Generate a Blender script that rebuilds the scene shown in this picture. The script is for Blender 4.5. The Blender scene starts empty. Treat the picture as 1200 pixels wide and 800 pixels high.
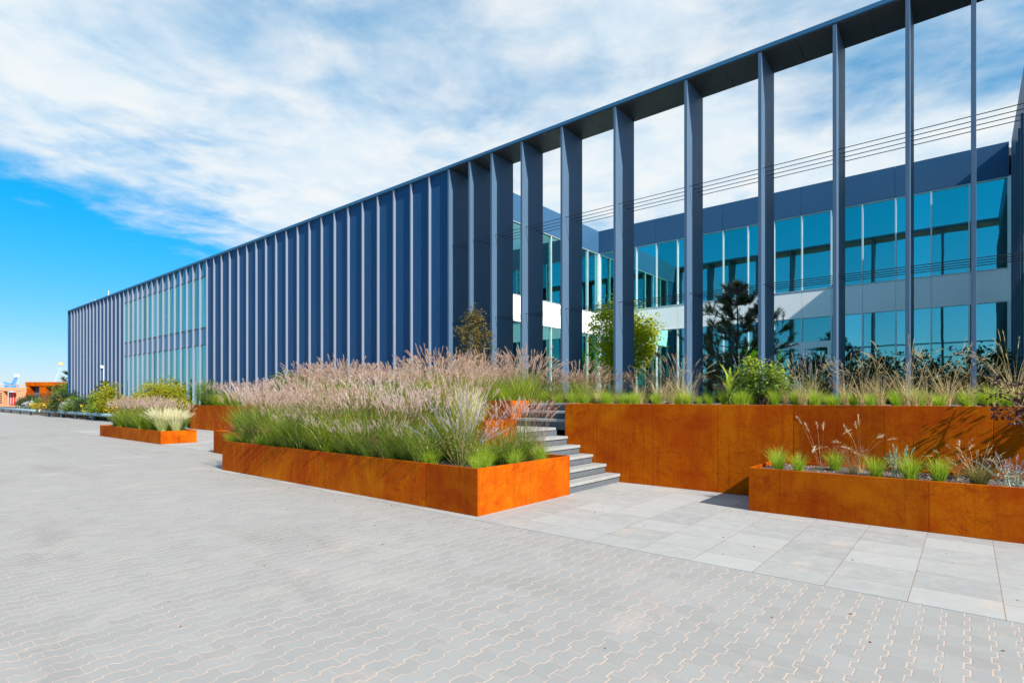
import bpy, math, random
import numpy as np
from mathutils import Vector

D = bpy.data
SC = bpy.context.scene
COL = SC.collection
R = math.radians

# ------------------------------------------------------------------ camera, sky, sun, exposure
YAW = math.atan(534 / 650)
cam_d = D.cameras.new('camera')
cam_d.sensor_width = 36
cam_d.lens = 19.5
cam_d.shift_y = 67 / 1200
cam_d.clip_start = 0.05
cam_d.clip_end = 6000
cam = D.objects.new('camera', cam_d)
cam.location = (0, 0, 1.6)
cam.rotation_euler = (R(90), 0, YAW)
COL.objects.link(cam)
SC.camera = cam

SUN = Vector((0.78, -0.155, 0.606)).normalized()      # towards the sun
EXPOSURE = 0.75
SUN_STRENGTH = 5.0
SKY_STRENGTH = 0.082

SC.view_settings.view_transform = 'Standard'
SC.view_settings.look = 'None'
SC.view_settings.exposure = EXPOSURE
SC.view_settings.gamma = 1
SC.view_settings.use_curve_mapping = False


class NT:
    """small helper to wire shader nodes"""
    def __init__(self, tree):
        self.t = tree
        self.n = tree.nodes
        self.l = tree.links

    def new(self, kind, **kw):
        nd = self.n.new('ShaderNode' + kind)
        for k, v in kw.items():
            if k.startswith('i_'):
                nd.inputs[int(k[2:])].default_value = v
            else:
                setattr(nd, k, v)
        return nd

    def put(self, sock, v):
        if hasattr(v, 'is_linked') or isinstance(v, bpy.types.NodeSocket):
            self.l.new(v, sock)
        else:
            sock.default_value = v

    def math(self, op, a, b=0.0, c=0.0, clamp=False):
        nd = self.n.new('ShaderNodeMath')
        nd.operation = op
        nd.use_clamp = clamp
        for i, v in enumerate((a, b, c)):
            self.put(nd.inputs[i], v)
        return nd.outputs[0]

    def smooth(self, x, lo, hi, a=0.0, b=1.0):
        nd = self.n.new('ShaderNodeMapRange')
        nd.interpolation_type = 'SMOOTHSTEP'
        for i, v in enumerate((x, lo, hi, a, b)):
            self.put(nd.inputs[i], v)
        return nd.outputs[0]

    def noise(self, vec, scale, detail=4.0, rough=0.5, dist=0.0):
        nd = self.n.new('ShaderNodeTexNoise')
        if vec is not None:
            self.l.new(vec, nd.inputs['Vector'])
        nd.inputs['Scale'].default_value = scale
        nd.inputs['Detail'].default_value = detail
        nd.inputs['Roughness'].default_value = rough
        nd.inputs['Distortion'].default_value = dist
        return nd.outputs['Fac']

    def mix(self, f, a, b, mode='MIX'):
        nd = self.n.new('ShaderNodeMix')
        nd.data_type = 'RGBA'
        nd.blend_type = mode
        self.put(nd.inputs[0], f)
        for s, v in ((nd.inputs[6], a), (nd.inputs[7], b)):
            if isinstance(v, tuple) and len(v) == 3:
                v = v + (1,)
            self.put(s, v)
        return nd.outputs[2]

    def mapping(self, vec, scale=(1, 1, 1), rot=(0, 0, 0), loc=(0, 0, 0)):
        nd = self.n.new('ShaderNodeMapping')
        self.l.new(vec, nd.inputs[0])
        nd.inputs[1].default_value = loc
        nd.inputs[2].default_value = rot
        nd.inputs[3].default_value = scale
        return nd.outputs[0]


world = D.worlds.new('World')
SC.world = world
world.use_nodes = True
w = NT(world.node_tree)
w.n.clear()
tc = w.new('TexCoord').outputs['Generated']
sky = w.new('TexSky', sky_type='NISHITA', sun_disc=False)
sky.sun_elevation = math.asin(SUN.z)
sky.sun_rotation = math.atan2(SUN.x, SUN.y)
sky.air_density = 1.0
sky.dust_density = 0.15
sky.ozone_density = 2.0
hs = w.new('HueSaturation')
hs.inputs['Saturation'].default_value = 1.25
hs.inputs['Value'].default_value = 1.0
w.l.new(sky.outputs[0], hs.inputs['Color'])
sp0 = w.new('SeparateXYZ')
w.l.new(tc, sp0.inputs[0])
air = w.mix(w.smooth(sp0.outputs[2], 0.0, 0.34), (0.52, 0.60, 0.92), (0.02, 1.10, 1.22))
air = w.mix(w.smooth(sp0.outputs[2], 0.25, 0.65), air, (0.20, 1.75, 1.62))
tint = w.mix(1.0, hs.outputs[0], air, 'MULTIPLY')
bg = w.new('Background')
w.l.new(tint, bg.inputs[0])
bg.inputs[1].default_value = SKY_STRENGTH
sp = w.new('SeparateXYZ')
w.l.new(tc, sp.inputs[0])
zc = w.math('MAXIMUM', sp.outputs[2], 0.03)
px_ = w.math('DIVIDE', sp.outputs[0], zc)
py_ = w.math('DIVIDE', sp.outputs[1], zc)
cb = w.new('CombineXYZ')
w.l.new(px_, cb.inputs[0])
w.l.new(py_, cb.inputs[1])
P = cb.outputs[0]
big = w.noise(w.mapping(P, loc=(3.1, 1.7, 0)), 0.55, 5, 0.55, 0.3)
mid = w.noise(w.mapping(P, scale=(0.8, 1.0, 1), rot=(0, 0, R(-25))), 1.35, 8, 0.56, 0.2)
wisp = w.noise(w.mapping(P, scale=(1.0, 1.0, 1), rot=(0, 0, R(65))), 3.6, 9, 0.6, 0.3)
# the cloud bank ends along a line on the sky plane; beyond it the sky is clear
edge = w.math('ADD', px_, w.math('MULTIPLY', py_, 0.78))
edge = w.math('ADD', edge, w.math('MULTIPLY', w.math('ADD', w.math('SUBTRACT', mid, 0.5), w.math('MULTIPLY', w.math('SUBTRACT', wisp, 0.5), 0.6)), 2.6))
bank = w.smooth(edge, -3.15, -1.65)
dens = w.math('ADD', w.math('MULTIPLY', big, 0.75),
              w.math('ADD', w.math('MULTIPLY', mid, 0.6), w.math('MULTIPLY', wisp, 0.26)))
# a gap of clear sky over the right wing
gx = w.math('SUBTRACT', px_, 0.10)
gy = w.math('SUBTRACT', py_, 2.05)
gap = w.math('SQRT', w.math('ADD', w.math('MULTIPLY', gx, gx), w.math('MULTIPLY', gy, gy)))
gapf = w.smooth(gap, 0.10, 1.0, 0.25, 0.0)
dens = w.math('SUBTRACT', dens, gapf)
# clear sky behind the viewer and towards the sun
bank = w.math('MULTIPLY', bank, w.smooth(w.math('ADD', py_, w.math('MULTIPLY', mid, 0.6)), -0.5, 0.55))
bank = w.math('MULTIPLY', bank, w.smooth(w.math('SUBTRACT', px_, w.math('MULTIPLY', py_, 0.5)), 0.5, 1.4, 1.0, 0.0))
cl = w.smooth(dens, 0.43, 0.84)
cl = w.math('MULTIPLY', cl, bank, clamp=True)
cl = w.math('MULTIPLY', cl, w.smooth(sp.outputs[2], 0.02, 0.16))
cl = w.math('MULTIPLY', cl, 0.96)
cloud_col = w.mix(w.smooth(wisp, 0.35, 0.7), (0.78, 0.91, 1.0), (0.96, 0.99, 1.0))
bgc = w.new('Background')
w.l.new(cloud_col, bgc.inputs[0])
bgc.inputs[1].default_value = 0.575
ms = w.new('MixShader')
w.l.new(cl, ms.inputs[0])
w.l.new(bg.outputs[0], ms.inputs[1])
w.l.new(bgc.outputs[0], ms.inputs[2])
wo = w.new('OutputWorld')
w.l.new(ms.outputs[0], wo.inputs[0])

sun_d = D.lights.new('sun', 'SUN')
sun_d.energy = SUN_STRENGTH
sun_d.angle = R(0.53)
sun_d.color = (1.0, 0.95, 0.86)
sun = D.objects.new('sun', sun_d)
sun.rotation_euler = (-SUN).to_track_quat('-Z', 'Y').to_euler()
COL.objects.link(sun)

# ------------------------------------------------------------------ materials
MAT = {}


def new_mat(name):
    m = D.materials.new(name)
    m.use_nodes = True
    t = NT(m.node_tree)
    b = t.n['Principled BSDF']
    MAT[name] = m
    return m, t, b


def paint(name, col, rough=0.45, metal=0.0, var=0.08, spec=0.5, scale=3.0, bump=0.0):
    m, t, b = new_mat(name)
    oc = t.new('TexCoord').outputs['Object']
    n = t.noise(oc, scale, 5, 0.6)
    n2 = t.noise(oc, scale * 14, 3, 0.5)
    f = t.math('ADD', t.math('MULTIPLY', n, 0.7), t.math('MULTIPLY', n2, 0.3))
    lo = tuple(c * (1 - var * 2.2) for c in col)
    hi = tuple(min(1, c * (1 + var * 2.2)) for c in col)
    t.l.new(t.mix(f, lo, hi), b.inputs['Base Color'])
    b.inputs['Roughness'].default_value = rough
    b.inputs['Metallic'].default_value = metal
    b.inputs['Specular IOR Level'].default_value = spec
    rr = t.smooth(n, 0.3, 0.7, max(0.02, rough - 0.06), min(1, rough + 0.06))
    t.l.new(rr, b.inputs['Roughness'])
    if bump:
        bp = t.new('Bump')
        bp.inputs['Strength'].default_value = bump
        bp.inputs['Distance'].default_value = 0.02
        t.l.new(n2, bp.inputs['Height'])
        t.l.new(bp.outputs[0], b.inputs['Normal'])
    return m


def leaf_mat(name, c0, c1, trans=0.35, rough=0.55, c2=None):
    """foliage: colour differs per blade or leaf and per plant"""
    m, t, b = new_mat(name)
    g = t.new('NewGeometry').outputs['Random Per Island']
    o = t.new('ObjectInfo').outputs['Random']
    f = t.math('ADD', t.math('MULTIPLY', g, 0.75), t.math('MULTIPLY', o, 0.25))
    col = t.mix(f, c0, c1)
    if c2:
        col = t.mix(t.smooth(g, 0.90, 0.97), col, c2)
    t.l.new(col, b.inputs['Base Color'])
    b.inputs['Roughness'].default_value = rough
    b.inputs['Specular IOR Level'].default_value = 0.3
    tr = t.new('BsdfTranslucent')
    t.l.new(t.mix(1.0, col, (1.25, 1.2, 0.7), 'MULTIPLY'), tr.inputs[0])
    mx = t.new('MixShader')
    mx.inputs[0].default_value = trans
    out = t.n['Material Output']
    t.l.new(b.outputs[0], mx.inputs[1])
    t.l.new(tr.outputs[0], mx.inputs[2])
    t.l.new(mx.outputs[0], out.inputs[0])
    return m


def corten():
    m, t, b = new_mat('rusted_steel')
    geo = t.new('NewGeometry')
    pos = geo.outputs['Position']
    oi = t.new('ObjectInfo').outputs['Random']
    n1 = t.noise(t.mapping(pos, scale=(1, 1, 1)), 1.3, 6, 0.62, 0.4)
    streak = t.noise(t.mapping(pos, scale=(9, 9, 0.55)), 1.0, 6, 0.65, 0.2)
    fine = t.noise(pos, 26, 7, 0.75)
    speck = t.noise(pos, 170, 2, 0.6)
    col = t.mix(t.smooth(n1, 0.3, 0.72), (0.37, 0.047, 0.0006), (0.52, 0.122, 0.0008))
    col = t.mix(t.math('MULTIPLY', t.smooth(streak, 0.48, 0.70), 0.4), col, (0.22, 0.028, 0.002))
    col = t.mix(t.math('MULTIPLY', t.smooth(fine, 0.40, 0.66), 0.5), col, (0.27, 0.036, 0.002))
    col = t.mix(t.math('MULTIPLY', t.smooth(speck, 0.6, 0.75), 0.3), col, (0.62, 0.15, 0.01))
    patch = t.noise(t.mapping(pos, scale=(1.4, 1.4, 2.2)), 2.6, 7, 0.7, 0.8)
    col = t.mix(t.math('MULTIPLY', t.smooth(patch, 0.52, 0.68), 0.55), col, (0.22, 0.027, 0.003))
    runs = t.noise(t.mapping(pos, scale=(26, 26, 0.30)), 1.0, 3, 0.5, 0.1)
    col = t.mix(t.math('MULTIPLY', t.smooth(runs, 0.58, 0.72), t.smooth(n1, 0.35, 0.6, 0.05, 0.5)), col, (0.16, 0.022, 0.003))
    gold = t.noise(pos, 0.8, 5, 0.6, 0.5)
    col = t.mix(t.math('MULTIPLY', t.smooth(gold, 0.50, 0.72), 0.55), col, (0.58, 0.165, 0.002))
    v = t.math('ADD', 0.84, t.math('MULTIPLY', oi, 0.28))
    hsv = t.new('HueSaturation')
    t.l.new(col, hsv.inputs['Color'])
    t.l.new(v, hsv.inputs['Value'])
    t.l.new(hsv.outputs[0], b.inputs['Base Color'])
    b.inputs['Roughness'].default_value = 0.85
    b.inputs['Specular IOR Level'].default_value = 0.06
    bp = t.new('Bump')
    bp.inputs['Strength'].default_value = 0.25
    bp.inputs['Distance'].default_value = 0.01
    t.l.new(t.math('ADD', fine, t.math('MULTIPLY', n1, 2.0)), bp.inputs['Height'])
    t.l.new(bp.outputs[0], b.inputs['Normal'])
    return m


def pavers():
    """interlocking concrete pavers with sandy zigzag joints, laid along the facade"""
    m, t, b = new_mat('concrete_pavers')
    pos = t.new('NewGeometry').outputs['Position']
    wob = t.new('TexNoise')
    t.l.new(pos, wob.inputs['Vector'])
    wob.inputs['Scale'].default_value = 9.0
    wob.inputs['Detail'].default_value = 3
    s = t.new('SeparateXYZ')
    t.l.new(pos, s.inputs[0])
    wv = t.math('MULTIPLY', t.math('SUBTRACT', wob.outputs['Fac'], 0.5), 0.012)
    x = t.math('ADD', s.outputs[0], wv)
    y = t.math('ADD', s.outputs[1], wv)
    # trapezoid wave along y, one period per two stones
    PX, PY = 0.133, 0.205
    ph = t.math('FRACT', t.math('DIVIDE', y, PY))
    tri = t.math('ABSOLUTE', t.math('SUBTRACT', t.math('MULTIPLY', ph, 2.0), 1.0))
    zs = t.smooth(tri, 0.40, 0.60)
    zig = t.math('MULTIPLY', t.math('SUBTRACT', zs, 0.5), 0.030)
    steep = t.smooth(t.math('ABSOLUTE', t.math('SUBTRACT', tri, 0.5)), 0.05, 0.12, 0.42, 1.0)
    u = t.math('DIVIDE', t.math('ADD', x, zig), PX)
    ix = t.math('FLOOR', u)
    fx = t.math('FRACT', u)
    dx = t.math('MULTIPLY', t.math('SUBTRACT', 0.5, t.math('ABSOLUTE', t.math('SUBTRACT', fx, 0.5))), PX)
    odd = t.math('MULTIPLY', t.math('MODULO', t.math('ABSOLUTE', ix), 2.0), 0.5)
    vv = t.math('ADD', t.math('DIVIDE', y, PY), odd)
    iy = t.math('FLOOR', vv)
    fy = t.math('FRACT', vv)
    dy = t.math('MULTIPLY', t.math('SUBTRACT', 0.5, t.math('ABSOLUTE', t.math('SUBTRACT', fy, 0.5))), PY)
    dmin = t.math('MINIMUM', t.math('MULTIPLY', dx, steep), t.math('MULTIPLY', dy, 1.9))
    jn = t.noise(pos, 2.2, 4, 0.6)
    jw = t.smooth(jn, 0.35, 0.7, 0.0028, 0.0052)
    joint = t.smooth(dmin, jw, t.math('ADD', jw, 0.0022), 1.0, 0.0)
    idv = t.new('CombineXYZ')
    t.l.new(ix, idv.inputs[0])
    t.l.new(iy, idv.inputs[1])
    wn = t.new('TexWhiteNoise', noise_dimensions='2D')
    t.l.new(idv.outputs[0], wn.inputs['Vector'])
    grain = t.noise(pos, 260, 3, 0.7)
    blotch = t.noise(pos, 0.55, 6, 0.62)
    dirt = t.noise(t.mapping(pos, scale=(0.35, 1.3, 1)), 0.8, 6, 0.6, 0.4)
    col = t.mix(wn.outputs[0], (0.250, 0.241, 0.233), (0.284, 0.275, 0.266))
    col = t.mix(t.smooth(dirt, 0.5, 0.75), col, (0.215, 0.202, 0.192))
    col = t.mix(t.math('MULTIPLY', t.smooth(blotch, 0.52, 0.78), 0.5), col, (0.37, 0.335, 0.315))
    col = t.mix(t.smooth(grain, 0.3, 0.75, 0.0, 0.35), col, (0.37, 0.35, 0.33))
    sandc = t.mix(t.noise(pos, 40, 3, 0.6), (0.34, 0.255, 0.21), (0.54, 0.425, 0.36))
    sandf = t.math('MULTIPLY', joint, t.smooth(t.noise(pos, 5.0, 3, 0.6), 0.25, 0.5, 0.45, 1.0))
    col = t.mix(sandf, col, sandc)
    spill = t.math('MULTIPLY', t.smooth(t.noise(pos, 0.9, 7, 0.72, 0.6), 0.55, 0.70), t.smooth(grain, 0.42, 0.6))
    col = t.mix(t.math('MULTIPLY', spill, 0.6), col, (0.50, 0.39, 0.325))
    t.l.new(col, b.inputs['Base Color'])
    b.inputs['Roughness'].default_value = 0.85
    b.inputs['Specular IOR Level'].default_value = 0.25
    bp = t.new('Bump')
    bp.inputs['Strength'].default_value = 0.5
    bp.inputs['Distance'].default_value = 0.004
    h = t.math('ADD', t.math('MULTIPLY', joint, -1.0), t.math('MULTIPLY', grain, 0.25))
    t.l.new(t.math('ADD', h, t.math('MULTIPLY', wn.outputs[0], 0.3)), bp.inputs['Height'])
    t.l.new(bp.outputs[0], b.inputs['Normal'])
    return m


def slabs():
    m, t, b = new_mat('paving_slabs')
    pos = t.new('NewGeometry').outputs['Position']
    s = t.new('SeparateXYZ')
    t.l.new(pos, s.inputs[0])
    PX, PY = 0.585, 0.54
    u = t.math('DIVIDE', t.math('ADD', s.outputs[0], 0.37), PX)
    ix = t.math('FLOOR', u)
    fx = t.math('FRACT', u)
    dx = t.math('MULTIPLY', t.math('SUBTRACT', 0.5, t.math('ABSOLUTE', t.math('SUBTRACT', fx, 0.5))), PX)
    odd = t.math('MULTIPLY', t.math('MODULO', t.math('ABSOLUTE', ix), 2.0), 0.12)
    vv = t.math('ADD', t.math('DIVIDE', t.math('SUBTRACT', s.outputs[1], 5.30), PY), odd)
    iy = t.math('FLOOR', vv)
    fy = t.math('FRACT', vv)
    dy = t.math('MULTIPLY', t.math('SUBTRACT', 0.5, t.math('ABSOLUTE', t.math('SUBTRACT', fy, 0.5))), PY)
    jx = t.smooth(dx, 0.0022, 0.0048, 1.0, 0.0)
    jy = t.smooth(dy, 0.0030, 0.0060, 1.0, 0.0)
    joint = t.math('MAXIMUM', jx, jy)
    idv = t.new('CombineXYZ')
    t.l.new(ix, idv.inputs[0])
    t.l.new(iy, idv.inputs[1])
    wn = t.new('TexWhiteNoise', noise_dimensions='2D')
    t.l.new(idv.outputs[0], wn.inputs['Vector'])
    grain = t.noise(pos, 190, 3, 0.7)
    mott = t.noise(pos, 6, 6, 0.65)
    col = t.mix(wn.outputs[0], (0.270, 0.262, 0.253), (0.350, 0.340, 0.328))
    col = t.mix(t.smooth(mott, 0.35, 0.75, 0, 0.5), col, (0.40, 0.385, 0.365))
    col = t.mix(t.smooth(grain, 0.5, 0.75, 0, 0.4), col, (0.27, 0.27, 0.27))
    sp_ = t.smooth(t.noise(pos, 1.4, 7, 0.7, 0.5), 0.55, 0.70)
    col = t.mix(t.math('MULTIPLY', sp_, 0.5), col, (0.47, 0.365, 0.295))
    col = t.mix(t.math('MULTIPLY', joint, 0.85), col, t.mix(mott, (0.15, 0.105, 0.075), (0.33, 0.23, 0.165)))
    t.l.new(col, b.inputs['Base Color'])
    b.inputs['Roughness'].default_value = 0.8
    b.inputs['Specular IOR Level'].default_value = 0.25
    bp = t.new('Bump')
    bp.inputs['Strength'].default_value = 0.4
    bp.inputs['Distance'].default_value = 0.003
    t.l.new(t.math('ADD', t.math('MULTIPLY', joint, -1.0), t.math('MULTIPLY', grain, 0.2)), bp.inputs['Height'])
    t.l.new(bp.outputs[0], b.inputs['Normal'])
    return m


def glass(name, refl, refl_tint, trans_tint):
    """coated facade glass: strong mirror reflection over a tinted see-through pane"""
    m, t, b = new_mat(name)
    t.n.remove(b)
    pos = t.new('NewGeometry').outputs['Position']
    gl = t.new('BsdfGlossy')
    oi = t.new('ObjectInfo').outputs['Random']
    t.l.new(t.mix(oi, tuple(c * 0.78 for c in refl_tint), (min(1, refl_tint[0] * 1.35), 1.0, 0.97)), gl.inputs['Color'])
    gl.inputs['Roughness'].default_value = 0.0
    bp = t.new('Bump')
    bp.inputs['Strength'].default_value = 0.09
    bp.inputs['Distance'].default_value = 0.02
    t.l.new(t.noise(pos, 0.8, 2, 0.4), bp.inputs['Height'])
    t.l.new(bp.outputs[0], gl.inputs['Normal'])
    tr = t.new('BsdfTransparent')
    tr.inputs['Color'].default_value = trans_tint + (1,)
    lw = t.new('LayerWeight')
    lw.inputs[0].default_value = 0.35
    r0 = t.math('ADD', refl - 0.10, t.math('MULTIPLY', t.math('FRACT', t.math('MULTIPLY', oi, 7.3)), 0.2))
    f = t.smooth(lw.outputs['Fresnel'], 0.0, 1.0, r0, 1.0)
    mx = t.new('MixShader')
    t.l.new(f, mx.inputs[0])
    t.l.new(tr.outputs[0], mx.inputs[1])
    t.l.new(gl.outputs[0], mx.inputs[2])
    t.l.new(mx.outputs[0], t.n['Material Output'].inputs[0])
    return m


corten()
pavers()
slabs()
glass('teal_glass', 0.54, (0.36, 1.0, 0.97), (0.25, 0.82, 0.72))
paint('fin_metal', (0.074, 0.126, 0.198), 0.5, 0.0, 0.05, spec=0.15, scale=0.6)
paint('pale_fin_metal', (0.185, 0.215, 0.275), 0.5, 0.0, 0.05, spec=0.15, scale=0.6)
paint('navy_cladding', (0.013, 0.066, 0.165), 0.5, 0.0, 0.07, spec=0.2, scale=0.35)
paint('parapet_cladding', (0.038, 0.105, 0.20), 0.5, 0.0, 0.05, spec=0.2, scale=0.4)
paint('beam_metal', (0.03, 0.12, 0.23), 0.45, 0.0, 0.05, scale=0.6)
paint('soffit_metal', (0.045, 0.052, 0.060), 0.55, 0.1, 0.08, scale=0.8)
paint('white_panel', (0.88, 0.88, 0.88), 0.4, 0, 0.02, scale=0.8)
paint('mullion_metal', (0.62, 0.66, 0.68), 0.35, 0.3, 0.04)
paint('dark_frame', (0.045, 0.07, 0.09), 0.4, 0.3, 0.05)
paint('spandrel_glass', (0.010, 0.13, 0.24), 0.06, 0, 0.08, spec=0.6, scale=0.3)
paint('interior_paint', (0.42, 0.46, 0.44), 0.8, 0, 0.06, scale=0.5)
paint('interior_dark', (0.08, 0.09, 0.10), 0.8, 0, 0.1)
paint('blind_fabric', (0.62, 0.72, 0.68), 0.8, 0, 0.08, scale=2)
paint('cable_steel', (0.035, 0.04, 0.05), 0.4, 0.6, 0.1)
paint('roof_membrane', (0.20, 0.20, 0.20), 0.9, 0, 0.1)
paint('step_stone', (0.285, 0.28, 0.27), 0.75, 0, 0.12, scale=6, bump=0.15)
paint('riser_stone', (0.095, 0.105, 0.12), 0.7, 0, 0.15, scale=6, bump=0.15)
paint('planting_soil', (0.085, 0.062, 0.048), 0.95, 0, 0.4, scale=22, bump=1.0)
paint('gravel_mulch', (0.17, 0.125, 0.10), 0.95, 0, 0.42, scale=40, bump=1.0)
paint('stone_chips', (0.28, 0.22, 0.19), 0.9, 0, 0.3, scale=20)
paint('far_ground', (0.30, 0.30, 0.29), 0.9, 0, 0.1, scale=0.05)
paint('rail_steel', (0.26, 0.36, 0.43), 0.42, 0.3, 0.1)
paint('post_steel', (0.10, 0.14, 0.19), 0.5, 0.3, 0.1)
paint('bark', (0.10, 0.070, 0.048), 0.9, 0, 0.3, scale=14, bump=0.6)
paint('white_paint', (0.80, 0.80, 0.78), 0.4, 0, 0.03)
paint('black_plastic', (0.02, 0.022, 0.028), 0.35, 0, 0.1)
paint('container_cream', (0.60, 0.29, 0.14), 0.6, 0, 0.08)
paint('container_red', (0.62, 0.055, 0.045), 0.55, 0, 0.1)
paint('crane_blue', (0.05, 0.28, 0.55), 0.5, 0.1, 0.08)
paint('crane_pale', (0.42, 0.52, 0.60), 0.5, 0.1, 0.05)
paint('crane_yellow', (0.75, 0.52, 0.16), 0.5, 0, 0.08)
paint('stem_brown', (0.12, 0.080, 0.045), 0.85, 0, 0.25, scale=20)
paint('stem_green', (0.13, 0.15, 0.055), 0.8, 0, 0.25, scale=20)

leaf_mat('grass_green', (0.08, 0.18, 0.008), (0.42, 0.48, 0.035), 0.45, c2=(0.66, 0.60, 0.20))
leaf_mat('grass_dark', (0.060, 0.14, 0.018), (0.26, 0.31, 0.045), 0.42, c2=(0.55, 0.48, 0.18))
leaf_mat('grass_lime', (0.22, 0.38, 0.018), (0.50, 0.56, 0.08), 0.5)
leaf_mat('grass_olive', (0.12, 0.13, 0.035), (0.34, 0.28, 0.10), 0.35)
leaf_mat('straw', (0.42, 0.30, 0.145), (0.74, 0.60, 0.36), 0.35)
leaf_mat('plume_pink', (0.42, 0.265, 0.225), (0.72, 0.545, 0.48), 0.4)
leaf_mat('plume_mauve', (0.46, 0.33, 0.33), (0.76, 0.62, 0.60), 0.4)
leaf_mat('plume_cream', (0.72, 0.64, 0.44), (0.88, 0.83, 0.66), 0.4)
leaf_mat('plume_red', (0.26, 0.105, 0.075), (0.52, 0.27, 0.18), 0.35)
leaf_mat('plume_russet', (0.22, 0.12, 0.075), (0.44, 0.27, 0.17), 0.3)
leaf_mat('flower_violet', (0.22, 0.19, 0.31), (0.42, 0.38, 0.50), 0.3)
leaf_mat('flower_yellow', (0.66, 0.40, 0.01), (0.82, 0.60, 0.03), 0.3)
leaf_mat('flower_pale', (0.45, 0.40, 0.50), (0.66, 0.58, 0.60), 0.3)
leaf_mat('leaf_silver', (0.22, 0.30, 0.24), (0.46, 0.53, 0.42), 0.25)
leaf_mat('leaf_green', (0.07, 0.16, 0.020), (0.24, 0.33, 0.045), 0.4)
leaf_mat('leaf_lime', (0.34, 0.40, 0.010), (0.62, 0.64, 0.04), 0.5)
leaf_mat('leaf_yellow', (0.24, 0.26, 0.012), (0.50, 0.45, 0.03), 0.45)
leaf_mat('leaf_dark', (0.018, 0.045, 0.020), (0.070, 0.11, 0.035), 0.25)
leaf_mat('leaf_olive_brown', (0.10, 0.065, 0.022), (0.24, 0.19, 0.055), 0.3)
leaf_mat('leaf_purple', (0.030, 0.012, 0.018), (0.11, 0.040, 0.040), 0.15)
leaf_mat('leaf_rust', (0.13, 0.050, 0.030), (0.36, 0.17, 0.06), 0.3)
leaf_mat('needle_dark', (0.040, 0.070, 0.026), (0.125, 0.140, 0.055), 0.2)
leaf_mat('seedhead_black', (0.010, 0.010, 0.022), (0.045, 0.030, 0.055), 0.1)

# ------------------------------------------------------------------ mesh helpers


class MB:
    """collects shapes and links them as ONE mesh object"""
    def __init__(self):
        self.v = []
        self.f = []
        self.m = []
        self.n = 0

    def add(self, verts, faces, mi=0):
        verts = np.asarray(verts, float).reshape(-1, 3)
        self.v.append(verts)
        for f in faces:
            self.f.append(tuple(int(i) + self.n for i in f))
            self.m.append(mi)
        self.n += len(verts)

    def box(self, x0, x1, y0, y1, z0, z1, mi=0):
        v = [(x0, y0, z0), (x1, y0, z0), (x1, y1, z0), (x0, y1, z0),
             (x0, y0, z1), (x1, y0, z1), (x1, y1, z1), (x0, y1, z1)]
        self.add(v, [(0, 3, 2, 1), (4, 5, 6, 7), (0, 1, 5, 4), (1, 2, 6, 5), (2, 3, 7, 6), (3, 0, 4, 7)], mi)

    def tube(self, pts, radii, sides=8, mi=0, cap=True):
        pts = [Vector(p) for p in pts]
        if not hasattr(radii, '__len__'):
            radii = [radii] * len(pts)
        vs = []
        fs = []
        for i, p in enumerate(pts):
            d = (pts[min(i + 1, len(pts) - 1)] - pts[max(i - 1, 0)]).normalized()
            a = d.orthogonal().normalized() if abs(d.z) > 0.99 or abs(d.z) < 0.01 else Vector((-d.y, d.x, 0)).normalized()
            b = d.cross(a)
            for k in range(sides):
                t = 2 * math.pi * k / sides
                vs.append(p + (a * math.cos(t) + b * math.sin(t)) * radii[i])
        for i in range(len(pts) - 1):
            for k in range(sides):
                k2 = (k + 1) % sides
                fs.append((i * sides + k, i * sides + k2, (i + 1) * sides + k2, (i + 1) * sides + k))
        if cap:
            fs.append(tuple(range(sides))[::-1])
            fs.append(tuple((len(pts) - 1) * sides + k for k in range(sides)))
        self.add([tuple(v) for v in vs], fs, mi)

    def build(self, name, mats, parent=None, smooth=False, bevel=0.0):
        me = D.meshes.new(name)
        vs = np.concatenate(self.v) if self.v else np.zeros((0, 3))
        me.from_pydata(vs.tolist(), [], self.f)
        if isinstance(mats, str):
            mats = [mats]
        for mm in mats:
            me.materials.append(MAT[mm])
        if len(mats) > 1:
            me.polygons.foreach_set('material_index', self.m)
        if smooth:
            me.polygons.foreach_set('use_smooth', [True] * len(me.polygons))
        me.update()
        o = D.objects.new(name, me)
        COL.objects.link(o)
        if parent is not None:
            o.parent = parent
        if bevel:
            md = o.modifiers.new('bevel', 'BEVEL')
            md.width = bevel
            md.segments = 2
            md.limit_method = 'ANGLE'
        return o


def tag(o, label, cat, group=None):
    o['label'] = label
    o['category'] = cat
    o['kind'] = 'thing'
    if group:
        o['group'] = group
    return o


def thing(name, label, cat, loc=(0, 0, 0), rz=0.0, group=None):
    o = D.objects.new(name, None)
    o.empty_display_size = 0.1
    COL.objects.link(o)
    o.location = loc
    o.rotation_euler = (0, 0, rz)
    return tag(o, label, cat, group)


def dup(root, loc, rz=0.0, sc=1.0, label=None, group=None, cat=None):
    r = root.copy()
    COL.objects.link(r)
    r.location = loc
    r.rotation_euler = (0, 0, rz)
    r.scale = (sc, sc, sc) if not hasattr(sc, '__len__') else sc
    if label:
        r['label'] = label
    if cat:
        r['category'] = cat
    if group:
        r['group'] = group
    elif 'group' in r.keys() and label:
        del r['group']
    for ch in list(root.children):
        c = ch.copy()
        COL.objects.link(c)
        c.parent = r
        for g in list(ch.children):
            d = g.copy()
            COL.objects.link(d)
            d.parent = c
    return r


def box_part(name, mat, parent, x0, x1, y0, y1, z0, z1, bevel=0.0):
    m = MB()
    m.box(x0, x1, y0, y1, z0, z1)
    return m.build(name, mat, parent, bevel=bevel)


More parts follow.
